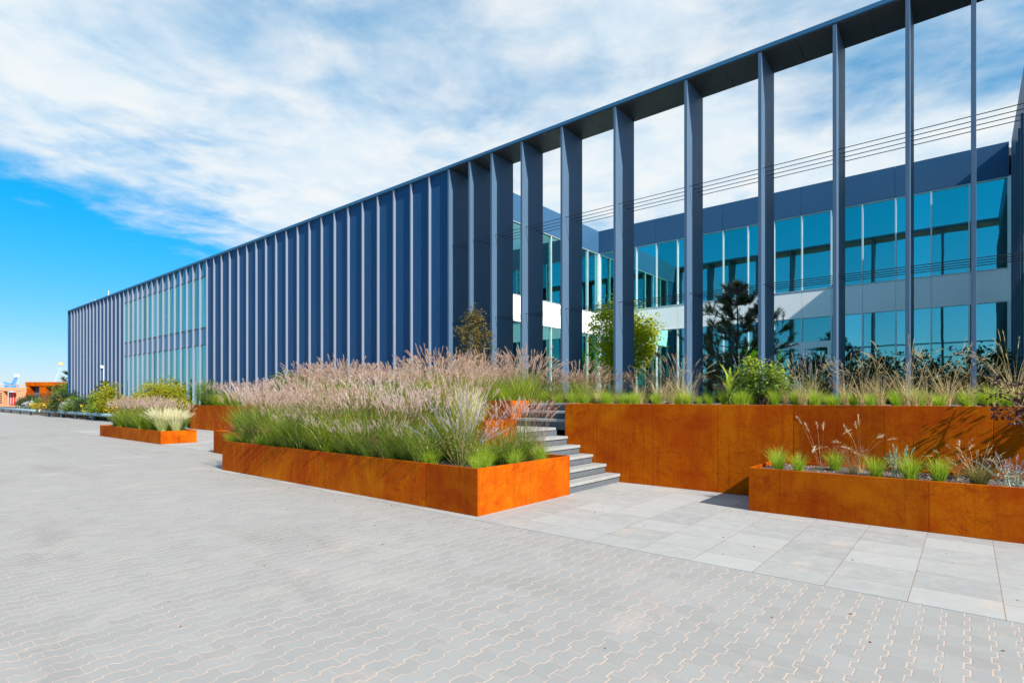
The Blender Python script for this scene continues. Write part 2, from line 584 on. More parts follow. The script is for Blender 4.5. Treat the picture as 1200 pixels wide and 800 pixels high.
def structure(name, mat, quads, z):
    m = MB()
    for (x0, x1, y0, y1) in quads:
        m.add([(x0, y0, z), (x1, y0, z), (x1, y1, z), (x0, y1, z)], [(0, 1, 2, 3)])
    o = m.build(name, mat)
    o['kind'] = 'structure'
    return o


# ------------------------------------------------------------------ the ground
structure('ground', 'far_ground', [(-3000, 3000, -3000, 3000)], -0.012)
structure('pavement', 'concrete_pavers', [(-160, 60, -60, 7.2), (-160, -13.2, 7.2, 13.0)], -0.004)
m = MB()
m.box(-13.2, 12, 5.368, 9.62, -0.03, 0.0)
m.box(-34.5, -13.2, 7.25, 13.4, -0.03, 0.0)
m.build('path', 'paving_slabs')['kind'] = 'structure'
structure('planting_bed', 'planting_soil', [(-160, -34.5, 12.75, 13.62), (-160, -64.1, 13.62, 24)], 0.03)

# ------------------------------------------------------------------ the office building
YF = 13.5              # front of the fins
HT = 9.7               # top of the frame
HS = 9.58              # soffit
PD = 1.46              # level of the raised planting
L1, L2, L3 = 4.72, 5.76, 8.68   # head of the lower glass, sill and head of the upper glass

fx = [-32 - 0.969 * k for k in range(32, 0, -1)] + [float(-32 + k) for k in range(0, 21)]
fx += [-10.75, -9.25, -7.5, -5.5, -3.74, -2.23, -0.96, 0.05]
FT = 0.075

bld = thing('office_building', 'long dark office building with upright metal fins and a glazed courtyard', 'office building', (-14, YF, 0))
OFF = Vector((-14, YF, 0))


def bpart(name, mat, x0, x1, y0, y1, z0, z1, bevel=0.0, parent=None):
    return box_part(name, mat, parent or bld, x0 - OFF.x, x1 - OFF.x, y0 - OFF.y, y1 - OFF.y, z0, z1, bevel)


i_open = min(i for i, x in enumerate(fx) if x > -14.2)      # first fin of the open frame
i_g0 = min(range(len(fx)), key=lambda i: abs(fx[i] + 48.4))  # glazed bays
i_g1 = min(range(len(fx)), key=lambda i: abs(fx[i] + 33.9))
YP = YF + 0.098        # face of the cladding

for i, x in enumerate(fx):
    deep = 1.08 if i >= i_open else 0.12
    ft = FT if i >= i_open else 0.058
    z0 = 1.35 if x > -20.4 else 0.0
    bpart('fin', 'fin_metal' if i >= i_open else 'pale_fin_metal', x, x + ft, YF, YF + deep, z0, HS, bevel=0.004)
# cladding and glazing between the fins of the closed part
for i in range(-1, i_open):
    x0 = (fx[i] if i >= 0 else -64.05) + (0.06 if i >= 0 else 0)
    x1 = fx[i + 1]
    if i_g0 <= i < i_g1:
        for zz0, zz1 in ((0.25, L1), (L2, L3)):
            m = MB()
            m.box(x0 - OFF.x, x1 - OFF.x, YP + 0.02 - OFF.y, YP + 0.036 - OFF.y, zz0, zz1)
            wdw = m.build('window', 'teal_glass', bld)
            m = MB()
            a0, a1 = x0 - OFF.x, x1 - OFF.x
            yy0, yy1 = YP - 0.005 - OFF.y, YP + 0.05 - OFF.y
            m.box(a0, a1, yy0, yy1, zz0 - 0.05, zz0 + 0.012)
            m.box(a0, a1, yy0, yy1, zz1 - 0.012, zz1 + 0.05)
            m.build('frame', 'dark_frame', wdw)
        bpart('spandrel_panel', 'spandrel_glass', x0, x1, YP + 0.02, YP + 0.06, L1 + 0.05, L2 - 0.05)
        bpart('spandrel_panel', 'spandrel_glass', x0, x1, YP + 0.02, YP + 0.06, L3 + 0.05, HS)
        bpart('base_panel', 'navy_cladding', x0, x1, YP, YP + 0.08, 0, 0.2)
    else:
        z0 = 1.35 if x0 > -20.4 else 0.0
        bpart('cladding_panel', 'navy_cladding', x0, x1, YP, YP + 0.08, z0, HS)
# inside the glazed bays: floors, back wall, desks glimpsed as dark shapes
gx0, gx1 = fx[i_g0] + 0.1, fx[i_g1] - 0.02
bpart('floor_slab', 'interior_paint', gx0, gx1, YP + 0.1, 19, L1 + 0.05, L2 - 0.1)
bpart('interior_wall', 'interior_paint', gx0, gx1, 19, 19.1, 0, HS)
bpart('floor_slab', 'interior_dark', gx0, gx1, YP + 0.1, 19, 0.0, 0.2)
for k in (2, 5, 6, 9, 12):
    xx = fx[i_g0 + k] + 0.1
    bpart('blind', 'blind_fabric', xx, xx + 0.82, YP + 0.2, YP + 0.22, 0.25 if k % 2 else L2, L1 if k % 2 else L3)
for k in (1, 4, 7, 10, 13):
    xx = fx[i_g0 + k]
    bpart('column', 'white_panel', xx + 0.2, xx + 0.5, YP + 1.6, YP + 1.9, 0.2, L1 + 0.05)
# top of the frame: thin fascia edge over the closed part, deep beam over the open part
bpart('roof_edge', 'beam_metal', -64.06, fx[i_open], YF - 0.012, YF + 0.3, HS, HT, bevel=0.006)
edges = [fx[i_open]] + [x + FT / 2 for x in fx[i_open + 1:]] + [1.09]
bpart('roof_beam', 'beam_metal', fx[i_open] + 0.004, 1.3, YF - 0.012, YF + 1.12, HS + 0.02, HT, bevel=0.006)
for a, b_ in zip(edges[:-1], edges[1:]):
    mid_ = (a + b_) / 2
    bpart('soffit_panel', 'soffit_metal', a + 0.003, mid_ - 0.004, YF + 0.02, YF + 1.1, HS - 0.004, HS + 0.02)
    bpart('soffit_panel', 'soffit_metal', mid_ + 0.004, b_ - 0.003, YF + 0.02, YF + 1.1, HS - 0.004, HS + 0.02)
# closed shell of the west block
bpart('end_wall', 'navy_cladding', -64.06, -63.98 - 0.03, YF, 40, 0, HS)
bpart('roof', 'roof_membrane', -64.0, -14.02, YF + 0.3, 40, HS - 0.2, HS + 0.06)
bpart('back_wall', 'navy_cladding', -64.0, 30, 40, 40.2, 0, HS)
# ---- courtyard: back wall at YB, west wing wall at XW, east wing wall at XE
YB, XW, XE = 23.7, -13.98, 1.09
ZP = 9.78


def cy_window(axis, a0, a1, z0, z1, face, mull=True, blind=False, sgn=1):
    """a pane with its frame; axis 'x' = in the back wall, 'y' = in a side wall (sgn = direction the wall faces)"""
    m, f = MB(), MB()
    e = 0.022
    if axis == 'x':
        m.box(a0 + e - OFF.x, a1 - e - OFF.x, face + 0.05 - OFF.y, face + 0.065 - OFF.y, z0 + e, z1 - e)
        for (b0, b1, c0, c1) in ((a0, a0 + e, z0, z1), (a1 - e, a1, z0, z1), (a0 + e, a1 - e, z0, z0 + e), (a0 + e, a1 - e, z1 - e, z1)):
            f.box(b0 - OFF.x, b1 - OFF.x, face - 0.02 - OFF.y, face + 0.08 - OFF.y, c0, c1)
    else:
        q0, q1 = sorted((face - 0.05 * sgn, face - 0.065 * sgn))
        m.box(q0 - OFF.x, q1 - OFF.x, a0 + e - OFF.y, a1 - e - OFF.y, z0 + e, z1 - e)
        q0, q1 = sorted((face + 0.02 * sgn, face - 0.08 * sgn))
        for (b0, b1, c0, c1) in ((a0, a0 + e, z0, z1), (a1 - e, a1, z0, z1), (a0 + e, a1 - e, z0, z0 + e), (a0 + e, a1 - e, z1 - e, z1)):
            f.box(q0 - OFF.x, q1 - OFF.x, b0 - OFF.y, b1 - OFF.y, c0, c1)
    wdw = m.build('window', 'teal_glass', bld)
    f.build('frame', 'mullion_metal', wdw)
    return wdw


# back wall (faces the street)
bays = [(-13.86 + 0.9, -11.96)] + [(-11.96 + k, -10.96 + k) for k in range(13)]
bays[0] = (-13.9, -12.94)
bays = [(-13.9, -12.94), (-12.94, -11.96)] + [(-11.96 + k, -10.96 + k) for k in range(12)] + [(0.04, 1.0)]
for k, (a, b_) in enumerate(bays):
    cy_window('x', a, b_, L2, L3, YB)
    if k in (8, 9):       # glazed doors
        zt = 3.65
        cy_window('x', a, b_, zt + 0.12, L1, YB)
        m = MB()
        m.box(a + 0.12 - OFF.x, b_ - 0.12 - OFF.x, YB + 0.03 - OFF.y, YB + 0.045 - OFF.y, 1.75, zt - 0.1)
        dr = m.build('door', 'teal_glass', bld)
        m = MB()
        for (q0, q1, c0, c1) in ((a, a + 0.12, PD, zt + 0.12), (b_ - 0.12, b_, PD, zt + 0.12), (a + 0.12, b_ - 0.12, zt - 0.1, zt + 0.12), (a + 0.12, b_ - 0.12, PD, 1.75)):
            m.box(q0 - OFF.x, q1 - OFF.x, YB - 0.03 - OFF.y, YB + 0.09 - OFF.y, c0, c1)
        m.build('frame', 'white_panel', dr)
        m = MB()
        m.tube([(b_ - 0.2 - OFF.x, YB - 0.08 - OFF.y, 2.2), (b_ - 0.2 - OFF.x, YB - 0.08 - OFF.y, 2.9)], 0.015, 8)
        m.build('handle', 'mullion_metal', dr)
    else:
        cy_window('x', a, b_, PD, L1, YB)
    bpart('white_band_panel', 'white_panel', a + 0.004, b_ - 0.004, YB, YB + 0.08, L1 + 0.006, L2 - 0.006)
for k in range(5):
    a0 = -13.98 + k * 3.0
    bpart('parapet_panel', 'parapet_cladding', a0 + 0.005, min(a0 + 3.0, XE) - 0.005, YB - 0.03, YB + 0.12, L3 + 0.01, ZP)
bpart('corner_post', 'white_panel', XW + 0.003, -13.9, YB - 0.03, YB + 0.09, PD, L3)
bpart('corner_post', 'white_panel', 1.0, XE - 0.003, YB - 0.03, YB + 0.09, PD, L3)
# west wing wall (faces the courtyard, in the sun)
ybs = [15.7 + k for k in range(8)]
for k, a in enumerate(ybs):
    cy_window('y', a, min(a + 1.0, 23.66), L2, L3, XW, sgn=1)
    cy_window('y', a, min(a + 1.0, 23.66), PD, L1, XW, sgn=1)
    bpart('white_band_panel', 'white_panel', XW - 0.08, XW, a + 0.004, min(a + 1.0, 23.67) - 0.004, L1 + 0.006, L2 - 0.006)
for k in range(3):
    a0 = 14.62 + k * 3.02
    bpart('parapet_panel', 'parapet_cladding', XW - 0.12, XW + 0.03, a0 + 0.005, min(a0 + 3.02, 23.66) - 0.005, L3 + 0.01, ZP)
bpart('side_wall', 'navy_cladding', XW - 0.1, XW, YF + 0.22, 15.69, PD - 0.1, L3)
# east wing wall (in its own shade)
for k in range(10):
    a = 13.72 + k * 0.995
    cy_window('y', a, min(a + 0.995, 23.66), L2, L3, XE, sgn=-1)
    if k % 2 == 0:
        cy_window('y', a, min(a + 1.99, 23.66), PD, L1, XE, sgn=-1)
    bpart('fin', 'fin_metal', XE - 0.07, XE - 0.022, a - 0.02, a + 0.02, PD, L3)
bpart('white_band_panel', 'white_panel', XE, XE + 0.08, 13.72, 23.66, L1 + 0.006, L2 - 0.006)
bpart('parapet_panel', 'parapet_cladding', XE - 0.02, XE + 0.12, 14.7, 23.66, L3 + 0.01, ZP)
bpart('cladding_panel', 'navy_cladding', XE + 0.24, 30, YP, YP + 0.08, 0, HS)
bpart('end_wall', 'navy_cladding', 30, 30.1, YF, 40, 0, HS)
bpart('roof', 'roof_membrane', XE + 0.14, 30, 13.8, 23.7, HS - 0.2, HS)
bpart('roof', 'roof_membrane', -14.0, 30, YB + 0.13, 40, HS - 0.2, HS + 0.05)
# rooms behind the courtyard glass
bpart('interior_wall', 'interior_paint', -13.9, 30, 30, 30.1, PD, HS - 0.25)
bpart('floor_slab', 'interior_paint', -13.98, 30, YB + 0.1, 30, L1 + 0.05, L2 - 0.08)
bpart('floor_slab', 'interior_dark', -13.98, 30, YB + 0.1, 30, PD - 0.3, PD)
bpart('ceiling', 'interior_paint', -13.98, 30, YB + 0.14, 30, L3 + 0.02, L3 + 0.1)
bpart('interior_wall', 'interior_paint', -20, -19.9, 13.8, 40, 0, HS - 0.25)
bpart('floor_slab', 'interior_paint', -19.9, XW - 0.1, 14.0, 23.7, L1 + 0.05, L2 - 0.08)
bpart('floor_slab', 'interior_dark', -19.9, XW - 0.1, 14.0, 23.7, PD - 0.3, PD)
bpart('ceiling', 'interior_paint', -19.9, XW - 0.12, 14.0, 23.7, L3 + 0.02, L3 + 0.1)
for k in (0, 2, 3, 5, 6):
    a = ybs[k]
    bpart('blind', 'blind_fabric', XW - 0.3, XW - 0.28, a + 0.06, a + 0.94 - 0.3 * (k % 2), L2 + 0.5 * (k % 3), L3)
for k in (1, 4, 6):
    a = ybs[k]
    bpart('blind', 'blind_fabric', XW - 0.3, XW - 0.28, a + 0.06, a + 0.6, 2.9, L1)
for k, zlo, zhi, wd in ((3, L2, L3, 0.95), (2, 1.5, L1, 0.6), (3, 1.5, L1, 0.95), (4, 2.4, L1, 0.95)):
    a = bays[k][0]
    bpart('blind', 'blind_fabric', a + 0.03, a + wd, YB + 0.22, YB + 0.24, zlo, zhi)
# steel cables strung between the fins
for zc_ in (6.95, 4.25):
    for k in range(4):
        m = MB()
        yy = YF + 0.16 + 0.26 * k
        m.tube([(fx[i_open] - OFF.x + 0.08, yy - OFF.y, zc_), (1.07 - OFF.x, yy - OFF.y, zc_)], 0.0085, 6)
        m.build('cable', 'cable_steel', bld)
# small things on the facade and the roof
cam_t = thing('security_camera', 'white topped dome camera on a slim pale pole by the far facade', 'security camera', (-52.3, 13.2, 4.0))
cam_t.scale = (0.5, 0.5, 0.65)
m = MB()
m.box(-0.05, 0.05, -0.05, 0.2, 0.12, 0.2)
m.build('bracket', 'white_paint', cam_t)
m = MB()
m.tube([(0, -0.1, 0.3), (0, -0.1, 0.26), (0, -0.1, 0.0), (0, -0.1, -0.04)], [0.12, 0.2, 0.2, 0.16], 14)
m.build('housing', 'white_paint', cam_t, smooth=True)
m = MB()
m.tube([(0, -0.1, -0.045), (0, -0.1, -0.16), (0, -0.1, -0.26), (0, -0.1, -0.32)], [0.17, 0.17, 0.12, 0.03], 14)
m.build('lens_dome', 'black_plastic', cam_t, smooth=True)
m = MB()
m.tube([(0, 0.14, -6.1), (0, 0.14, 0.25)], 0.09, 8)
m.build('pole', 'crane_pale', cam_t)
ant = thing('roof_antenna', 'thin pale aerial standing on the far roof', 'antenna', (-56.2, 14.6, 9.64))
m = MB()
m.tube([(0, 0, 0), (0, 0, 1.1)], [0.035, 0.025], 8)
m.build('mast', 'white_paint', ant)
m = MB()
m.box(-0.12, 0.12, -0.12, 0.12, 0, 0.06)
m.build('base_plate', 'post_steel', ant)
rl = thing('roof_lamp', 'flat pale floodlight on the far roof edge', 'lamp', (-58.6, 14.3, 9.64))
m = MB()
m.tube([(0, 0, 0), (0, 0, 0.34)], 0.035, 8)
m.build('stand', 'post_steel', rl)
m = MB()
m.box(-0.65, 0.65, -0.25, 0.2, 0.34, 0.47)
m.build('lamp_head', 'crane_pale', rl, bevel=0.02)

# ------------------------------------------------------------------ rusted steel planters and walls


def panels(parent, axis, a0, a1, joints, face, depth, z0, z1, name='side_panel'):
    """a run of steel plates with narrow joints; face = outer coordinate, depth signed towards the inside"""
    cuts = [a0] + [j for j in sorted(joints) if a0 < j < a1] + [a1]
    for c0, c1 in zip(cuts[:-1], cuts[1:]):
        g0 = 0.0025 if c0 != a0 else 0
        g1 = 0.0025 if c1 != a1 else 0
        lo, hi = sorted((face, face + depth))
        m = MB()
        if axis == 'x':
            m.box(c0 + g0, c1 - g1, lo, hi, z0, z1)
        else:
            m.box(lo, hi, c0 + g0, c1 - g1, z0, z1)
        m.build(name, 'rusted_steel', parent, bevel=0.004)


def soil_mesh(x0, x1, y0, y1, z, seed, amp=0.025):
    rs = np.random.RandomState(seed)
    nx = max(2, int((x1 - x0) / 0.12))
    ny = max(2, int((y1 - y0) / 0.12))
    nx, ny = min(nx, 120), min(ny, 60)
    xs = np.linspace(x0, x1, nx + 1)
    ys = np.linspace(y0, y1, ny + 1)
    gx_, gy_ = np.meshgrid(xs, ys)
    zz = z + amp * (rs.rand(*gx_.shape) - 0.5) + amp * np.sin(gx_ * 2.3 + seed) * np.cos(gy_ * 3.1)
    m = MB()
    v = np.stack([gx_, gy_, zz], -1).reshape(-1, 3)
    f = []
    W = nx + 1
    for j in range(ny):
        for i in range(nx):
            a = j * W + i
            f.append((a, a + 1, a + 1 + W, a + W))
    m.add(v, f)
    return m


def planter(label, x0, x1, y0, y1, h, joints, soil=0.07, seed=1, mat='planting_soil', yj=(), z0=0.0, group=None):
    t = thing('planter', label, 'planter', (0, 0, 0), group=group)
    T_ = 0.035
    panels(t, 'x', x0, x1, joints, y0, T_, z0, h)
    panels(t, 'x', x0, x1, joints, y1, -T_, z0, h)
    panels(t, 'y', y0 + T_, y1 - T_, yj, x0, T_, z0, h)
    panels(t, 'y', y0 + T_, y1 - T_, yj, x1, -T_, z0, h)
    s = soil_mesh(x0 + T_, x1 - T_, y0 + T_, y1 - T_, h - soil, seed)
    s.box(x0 + T_ + 0.004, x1 - T_ - 0.004, y0 + T_ + 0.004, y1 - T_ - 0.004, z0 + 0.005, h - soil - 0.06)
    s.build('soil', mat, t, smooth=True)
    return t


planter('long rusted steel planter in front of the steps, full of pink grass', -13.0, -5.14, 5.52, 7.78, 0.65, (-6.2, -9.1, -12.0), seed=3)
planter('upper rusted steel planter between the long front planter and the steps', -12.2, -6.28, 6.95, 7.775, 1.23, (-8.3, -10.4), seed=4, z0=0.66)
planter('low rusted planter just behind the left end of the long front planter', -17.3, -13.05, 7.1, 9.4, 0.66, (-15.2,), seed=5)
planter('small low rusted planter standing alone on the left of the paving', -29.0, -21.9, 7.22, 8.4, 0.46, (-26.5, -24.2), seed=6, yj=(7.8,))
planter('tall rusted planter against the facade behind the small low one', -32.1, -20.6, 11.98, 13.45, 1.26, (-30, -27.5, -25, -22.5), seed=7)
planter('rusted steel planter with a few grass tufts in front of the right wall', -2.43, 4.2, 8.31, 9.54, 0.615, (-0.36, 1.75), soil=0.045, seed=8, mat='gravel_mulch')

wall = thing('retaining_wall', 'tall rusted steel retaining wall to the right of the steps', 'retaining wall')
panels(wall, 'x', -6.43, 8.0, [-0.93 - 1.19 * k for k in range(-7, 5)], 9.55, 0.04, 0.0, 1.5)
panels(wall, 'y', 9.59, 10.6, (), -6.43, 0.04, 0.9, 1.5)
wall2 = thing('retaining_wall', 'rusted steel retaining wall behind the grasses to the left of the steps', 'retaining wall')
panels(wall2, 'x', -20.5, -7.88, [-19 + 1.2 * k for k in range(10)], 9.55, 0.04, 0.0, 1.56)
panels(wall2, 'y', 9.59, 10.2, (), -7.88, -0.04, 0.9, 1.56)
panels(wall2, 'y', 9.59, 13.6, (11.5,), -20.5, 0.04, 0.0, 1.56)
# raised planting ground of the terrace and courtyard
m = soil_mesh(-6.38, 8, 9.6, 13.6, PD, 21, 0.03)
b2 = soil_mesh(-20.45, -7.93, 9.6, 13.6, PD, 22, 0.03)
m.add(np.concatenate(b2.v), b2.f)
b3 = soil_mesh(-7.93, -6.38, 10.18, 13.6, PD, 23, 0.02)
m.add(np.concatenate(b3.v), b3.f)
b4 = soil_mesh(-13.95, XE, 13.6, YB - 0.05, PD - 0.02, 24, 0.03)
m.add(np.concatenate(b4.v), b4.f)
o = m.build('terrace_ground', 'gravel_mulch', smooth=True)
o['kind'] = 'structure'

# ------------------------------------------------------------------ stone steps
st = thing('stone_steps', 'pale stone steps with dark risers climbing between the rusted planters', 'steps', (-5.15, 8.7, 0))
SO = Vector((-5.15, 8.7, 0))
rise = 1.0 / 6
for k in range(6):
    z1 = rise * (k + 1)
    x1 = -5.15 - 0.3 * k
    x0 = x1 - (0.3 if k < 5 else 1.27)
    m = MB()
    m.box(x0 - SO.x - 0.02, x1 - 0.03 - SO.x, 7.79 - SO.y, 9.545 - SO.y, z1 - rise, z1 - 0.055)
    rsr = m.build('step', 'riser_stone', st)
    m = MB()
    n = 2
    cuts = [7.79, 8.62 + 0.12 * (k % 2), 9.545]
    for c0, c1 in zip(cuts[:-1], cuts[1:]):
        m.box(x0 - SO.x, x1 - SO.x, c0 + 0.002 - SO.y, c1 - 0.002 - SO.y, z1 - 0.053, z1)
    m.build('tread', 'step_stone', rsr, bevel=0.005)
for k in range(3):
    z1 = 1.0 + rise * (k + 1)
    y0 = 9.6 + 0.3 * k
    m = MB()
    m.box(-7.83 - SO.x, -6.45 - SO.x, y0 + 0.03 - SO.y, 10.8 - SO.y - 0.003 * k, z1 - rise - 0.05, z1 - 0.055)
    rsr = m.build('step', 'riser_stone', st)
    m = MB()
    m.box(-7.835 - SO.x, -6.445 - SO.x, y0 - SO.y, (y0 + 0.3 if k < 2 else 10.5) - SO.y, z1 - 0.053, z1)
    m.build('tread', 'step_stone', rsr, bevel=0.005)
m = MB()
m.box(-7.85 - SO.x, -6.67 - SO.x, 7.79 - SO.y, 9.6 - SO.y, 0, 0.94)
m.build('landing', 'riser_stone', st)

# ------------------------------------------------------------------ plants: ribbon based grass


def ribbons(mb, base, az, L, t0, t1, wd, segs=4, mi=0, tw=0.9, rs=None, curve=1.3):
    N = len(az)
    pos = base.copy()
    side_a = az + (rs.rand(N) - 0.5) * 2 * tw
    side = np.stack([-np.sin(side_a), np.cos(side_a), np.zeros(N)], -1)
    rows = [pos.copy()]
    for j in range(segs):
        th = t0 + (t1 - t0) * ((j + 0.5) / segs) ** curve
        stp = (L / segs)[:, None] * np.stack([np.sin(th) * np.cos(az), np.sin(th) * np.sin(az), np.cos(th)], -1)
        pos = pos + stp
        rows.append(pos.copy())
    V = []
    for j in range(segs):
        ww = wd * (1 - 0.75 * (j / segs) ** 1.5) * 0.5
        V.append(rows[j] - side * ww[:, None])
        V.append(rows[j] + side * ww[:, None])
    V.append(rows[segs])
    K = 2 * segs + 1
    V = np.stack(V, 1).reshape(-1, 3)
    F = []
    for i in range(N):
        o_ = i * K
        for j in range(segs - 1):
            a = o_ + 2 * j
            F.append((a, a + 1, a + 3, a + 2))
        a = o_ + 2 * (segs - 1)
        F.append((a, a + 1, o_ + K - 1))
    mb.add(V, F, mi)
    tip = rows[-1]
    dr = rows[-1] - rows[-2]
    dr /= np.linalg.norm(dr, axis=1)[:, None] + 1e-9
    return tip, dr


def spikes(mb, tip, dr, length, wid, nb, rs, mi=0, back=True, thin=0.2):
    """feathery flower spikes: fine bristles set around an axis"""
    V, F = [], []
    n0 = 0
    for p, d in zip(tip, dr):
        a = np.cross(d, [0.3, 0.2, 1.0])
        a /= np.linalg.norm(a) + 1e-9
        b_ = np.cross(d, a)
        ln = length * (0.75 + 0.5 * rs.rand())
        st_ = p - d * ln * (0.55 if back else 0.1)
        droop = np.array([0, 0, -0.22 * ln])
        for k in range(nb):
            t = (k + rs.rand()) / nb
            c = st_ + d * ln * t + droop * t * t
            ang = rs.rand() * 6.283
            prof = math.sin(math.pi * min(1, 0.12 + 0.86 * t)) ** 0.7
            out = a * math.cos(ang) + b_ * math.sin(ang)
            e = c + d * ln * 0.20 + out * wid * prof * (0.7 + 0.6 * rs.rand())
            sd = np.cross(out, d) * wid * thin
            V += [c - sd, c + sd, e]
            F.append((n0, n0 + 1, n0 + 2))
            n0 += 3
        # core
        sd = a * wid * thin * 0.6
        e = st_ + d * ln + droop
        V += [st_ - sd, st_ + sd, e]
        F.append((n0, n0 + 1, n0 + 2))
        n0 += 3
        sd = b_ * wid * thin * 0.6
        V += [st_ - sd, st_ + sd, e]
        F.append((n0, n0 + 1, n0 + 2))
        n0 += 3
    mb.add(np.array(V), F, mi)


def grass(name, label, cat, group, seed, nblade, L, spread, wd, blade_mat, nplume=0, plume_L=0.0,
          plume_mat=None, head=(0.14, 0.028, 14), droop=1.5, r0=0.07, stem_mat=None, plume_tilt=0.45, stem_droop=0.75):
    rs = np.random.RandomState(seed)
    t = thing(name, label, cat, (0, 0, -50), group=group)
    mb = MB()
    az = rs.rand(nblade) * 6.2832
    rr = r0 * np.sqrt(rs.rand(nblade))
    az0 = rs.rand(nblade) * 6.2832
    base = np.stack([rr * np.cos(az0), rr * np.sin(az0), np.full(nblade, -0.02)], -1)
    LL = L * (0.55 + 0.55 * rs.rand(nblade))
    t0 = 0.03 + spread * 0.5 * rs.rand(nblade)
    t1 = t0 + droop * (0.25 + 0.75 * rs.rand(nblade))
    ribbons(mb, base, az, LL, t0, t1, wd * (0.7 + 0.6 * rs.rand(nblade)), 4, rs=rs)
    mb.build('blades', blade_mat, t)
    if nplume:
        pm = MB()
        az = rs.rand(nplume) * 6.2832
        rr = r0 * 0.8 * np.sqrt(rs.rand(nplume))
        base = np.stack([rr * np.cos(az), rr * np.sin(az), np.zeros(nplume)], -1)
        LL = plume_L * (0.84 + 0.24 * rs.rand(nplume))
        t0 = plume_tilt * rs.rand(nplume) ** 0.8
        t1 = t0 + stem_droop * rs.rand(nplume)
        tip, dr = ribbons(pm, base, az, LL, t0, t1, np.full(nplume, 0.0045), 4, 0, rs=rs)
        spikes(pm, tip, dr, head[0], head[1], head[2], rs, 1, thin=head[3] if len(head) > 3 else 0.2)
        pm.build('plumes', [stem_mat or 'straw', plume_mat], t)
    return t


RNG = random.Random(11)
PARK = []          # source plants: the first copy moves the source itself


class Kind:
    """a few variants of one plant; place() moves a variant the first time and copies it afterwards"""
    def __init__(self, variants):
        self.v = variants
        self.used = [False] * len(variants)
        self.i = 0

    def place(self, x, y, z, sc=1.0, label=None, group=None, rz=None, cat=None):
        k = self.i % len(self.v)
        self.i += 1
        rz = RNG.random() * 6.28 if rz is None else rz
        s = self.v[k]
        if not self.used[k]:
            self.used[k] = True
            s.location = (x, y, z)
            s.rotation_euler = (0, 0, rz)
            s.scale = (sc, sc, sc) if not hasattr(sc, '__len__') else sc
            if label:
                s['label'] = label
                if not group and 'group' in s.keys():
                    del s['group']
            if group:
                s['group'] = group
            if cat:
                s['category'] = cat
            return s
        return dup(s, (x, y, z), rz, sc, label, group, cat)


def kinds(n, *a, seed=1, **k):
    return Kind([grass(*a, seed=seed * 100 + i, **k) for i in range(n)])


fount = kinds(6, 'grass_clump', 'grass clump', 'ornamental grass', None, seed=1, nblade=270, L=1.02, spread=0.95, wd=0.0085,
              blade_mat='grass_green', nplume=30, plume_L=1.2, plume_mat='plume_pink', head=(0.19, 0.034, 24, 0.15), plume_tilt=0.30, stem_droop=0.55, droop=1.5, r0=0.16, stem_mat='grass_olive')
fount_d = kinds(4, 'grass_clump', 'grass clump', 'ornamental grass', None, seed=2, nblade=270, L=1.0, spread=0.95, wd=0.0085,
                blade_mat='grass_dark', nplume=30, plume_L=1.18, plume_mat='plume_mauve', head=(0.19, 0.034, 24, 0.15), plume_tilt=0.30, stem_droop=0.55, droop=1.5, r0=0.16, stem_mat='grass_olive')
lowg = kinds(4, 'grass_clump', 'grass clump', 'ornamental grass', None, seed=3, nblade=220, L=0.66, spread=1.0, wd=0.009,
             blade_mat='grass_lime', nplume=10, plume_L=0.8, plume_mat='plume_pink', head=(0.12, 0.02, 10), droop=1.7, r0=0.14, stem_mat='grass_olive')
mound = kinds(4, 'grass_clump', 'grass clump', 'ornamental grass', None, seed=4, nblade=240, L=1.05, spread=0.8, wd=0.010,
              blade_mat='grass_green', nplume=46, plume_L=1.36, plume_mat='plume_pink', head=(0.25, 0.042, 28, 0.13), droop=1.2, r0=0.2, stem_mat='straw')
russet = kinds(4, 'grass_clump', 'grass clump', 'ornamental grass', None, seed=5, nblade=180, L=0.62, spread=0.6, wd=0.010,
               blade_mat='grass_olive', nplume=60, plume_L=1.0, plume_mat='plume_russet', head=(0.16, 0.028, 12), droop=1.1, r0=0.2, stem_mat='grass_olive')
tuft = kinds(5, 'grass_tuft', 'grass tuft', 'grass tuft', None, seed=6, nblade=300, L=0.36, spread=0.75, wd=0.0045,
             blade_mat='grass_lime', droop=1.0, r0=0.05)
cream = kinds(2, 'feather_grass', 'feather grass', 'feather grass', None, seed=7, nblade=260, L=0.55, spread=0.8, wd=0.005,
              blade_mat='grass_lime', nplume=190, plume_L=0.74, plume_mat='plume_cream', head=(0.32, 0.03, 14, 0.08), droop=1.2, r0=0.12, stem_mat='plume_cream')
strawg = kinds(5, 'dry_grass', 'dry grass', 'dry grass', None, seed=8, nblade=64, L=0.66, spread=0.45, wd=0.008,
               blade_mat='straw', nplume=20, plume_L=0.95, plume_mat='straw', head=(0.17, 0.014, 12), droop=1.5, r0=0.06, stem_mat='straw', plume_tilt=0.35, stem_droop=1.1)
redg = kinds(3, 'grass_clump', 'grass clump', 'ornamental grass', None, seed=9, nblade=90, L=0.6, spread=0.5, wd=0.006,
             blade_mat='grass_olive', nplume=44, plume_L=0.98, plume_mat='plume_red', head=(0.2, 0.024, 14), droop=1.2, r0=0.12, stem_mat='plume_russet')
bushy = kinds(1, 'feather_grass', 'feather grass', 'feather grass', None, seed=11, nblade=300, L=0.36, spread=1.1, wd=0.0045,
              blade_mat='grass_olive', nplume=40, plume_L=0.40, plume_mat='plume_cream', head=(0.1, 0.012, 8, 0.12), droop=1.4, r0=0.07, stem_mat='grass_olive', plume_tilt=0.9)
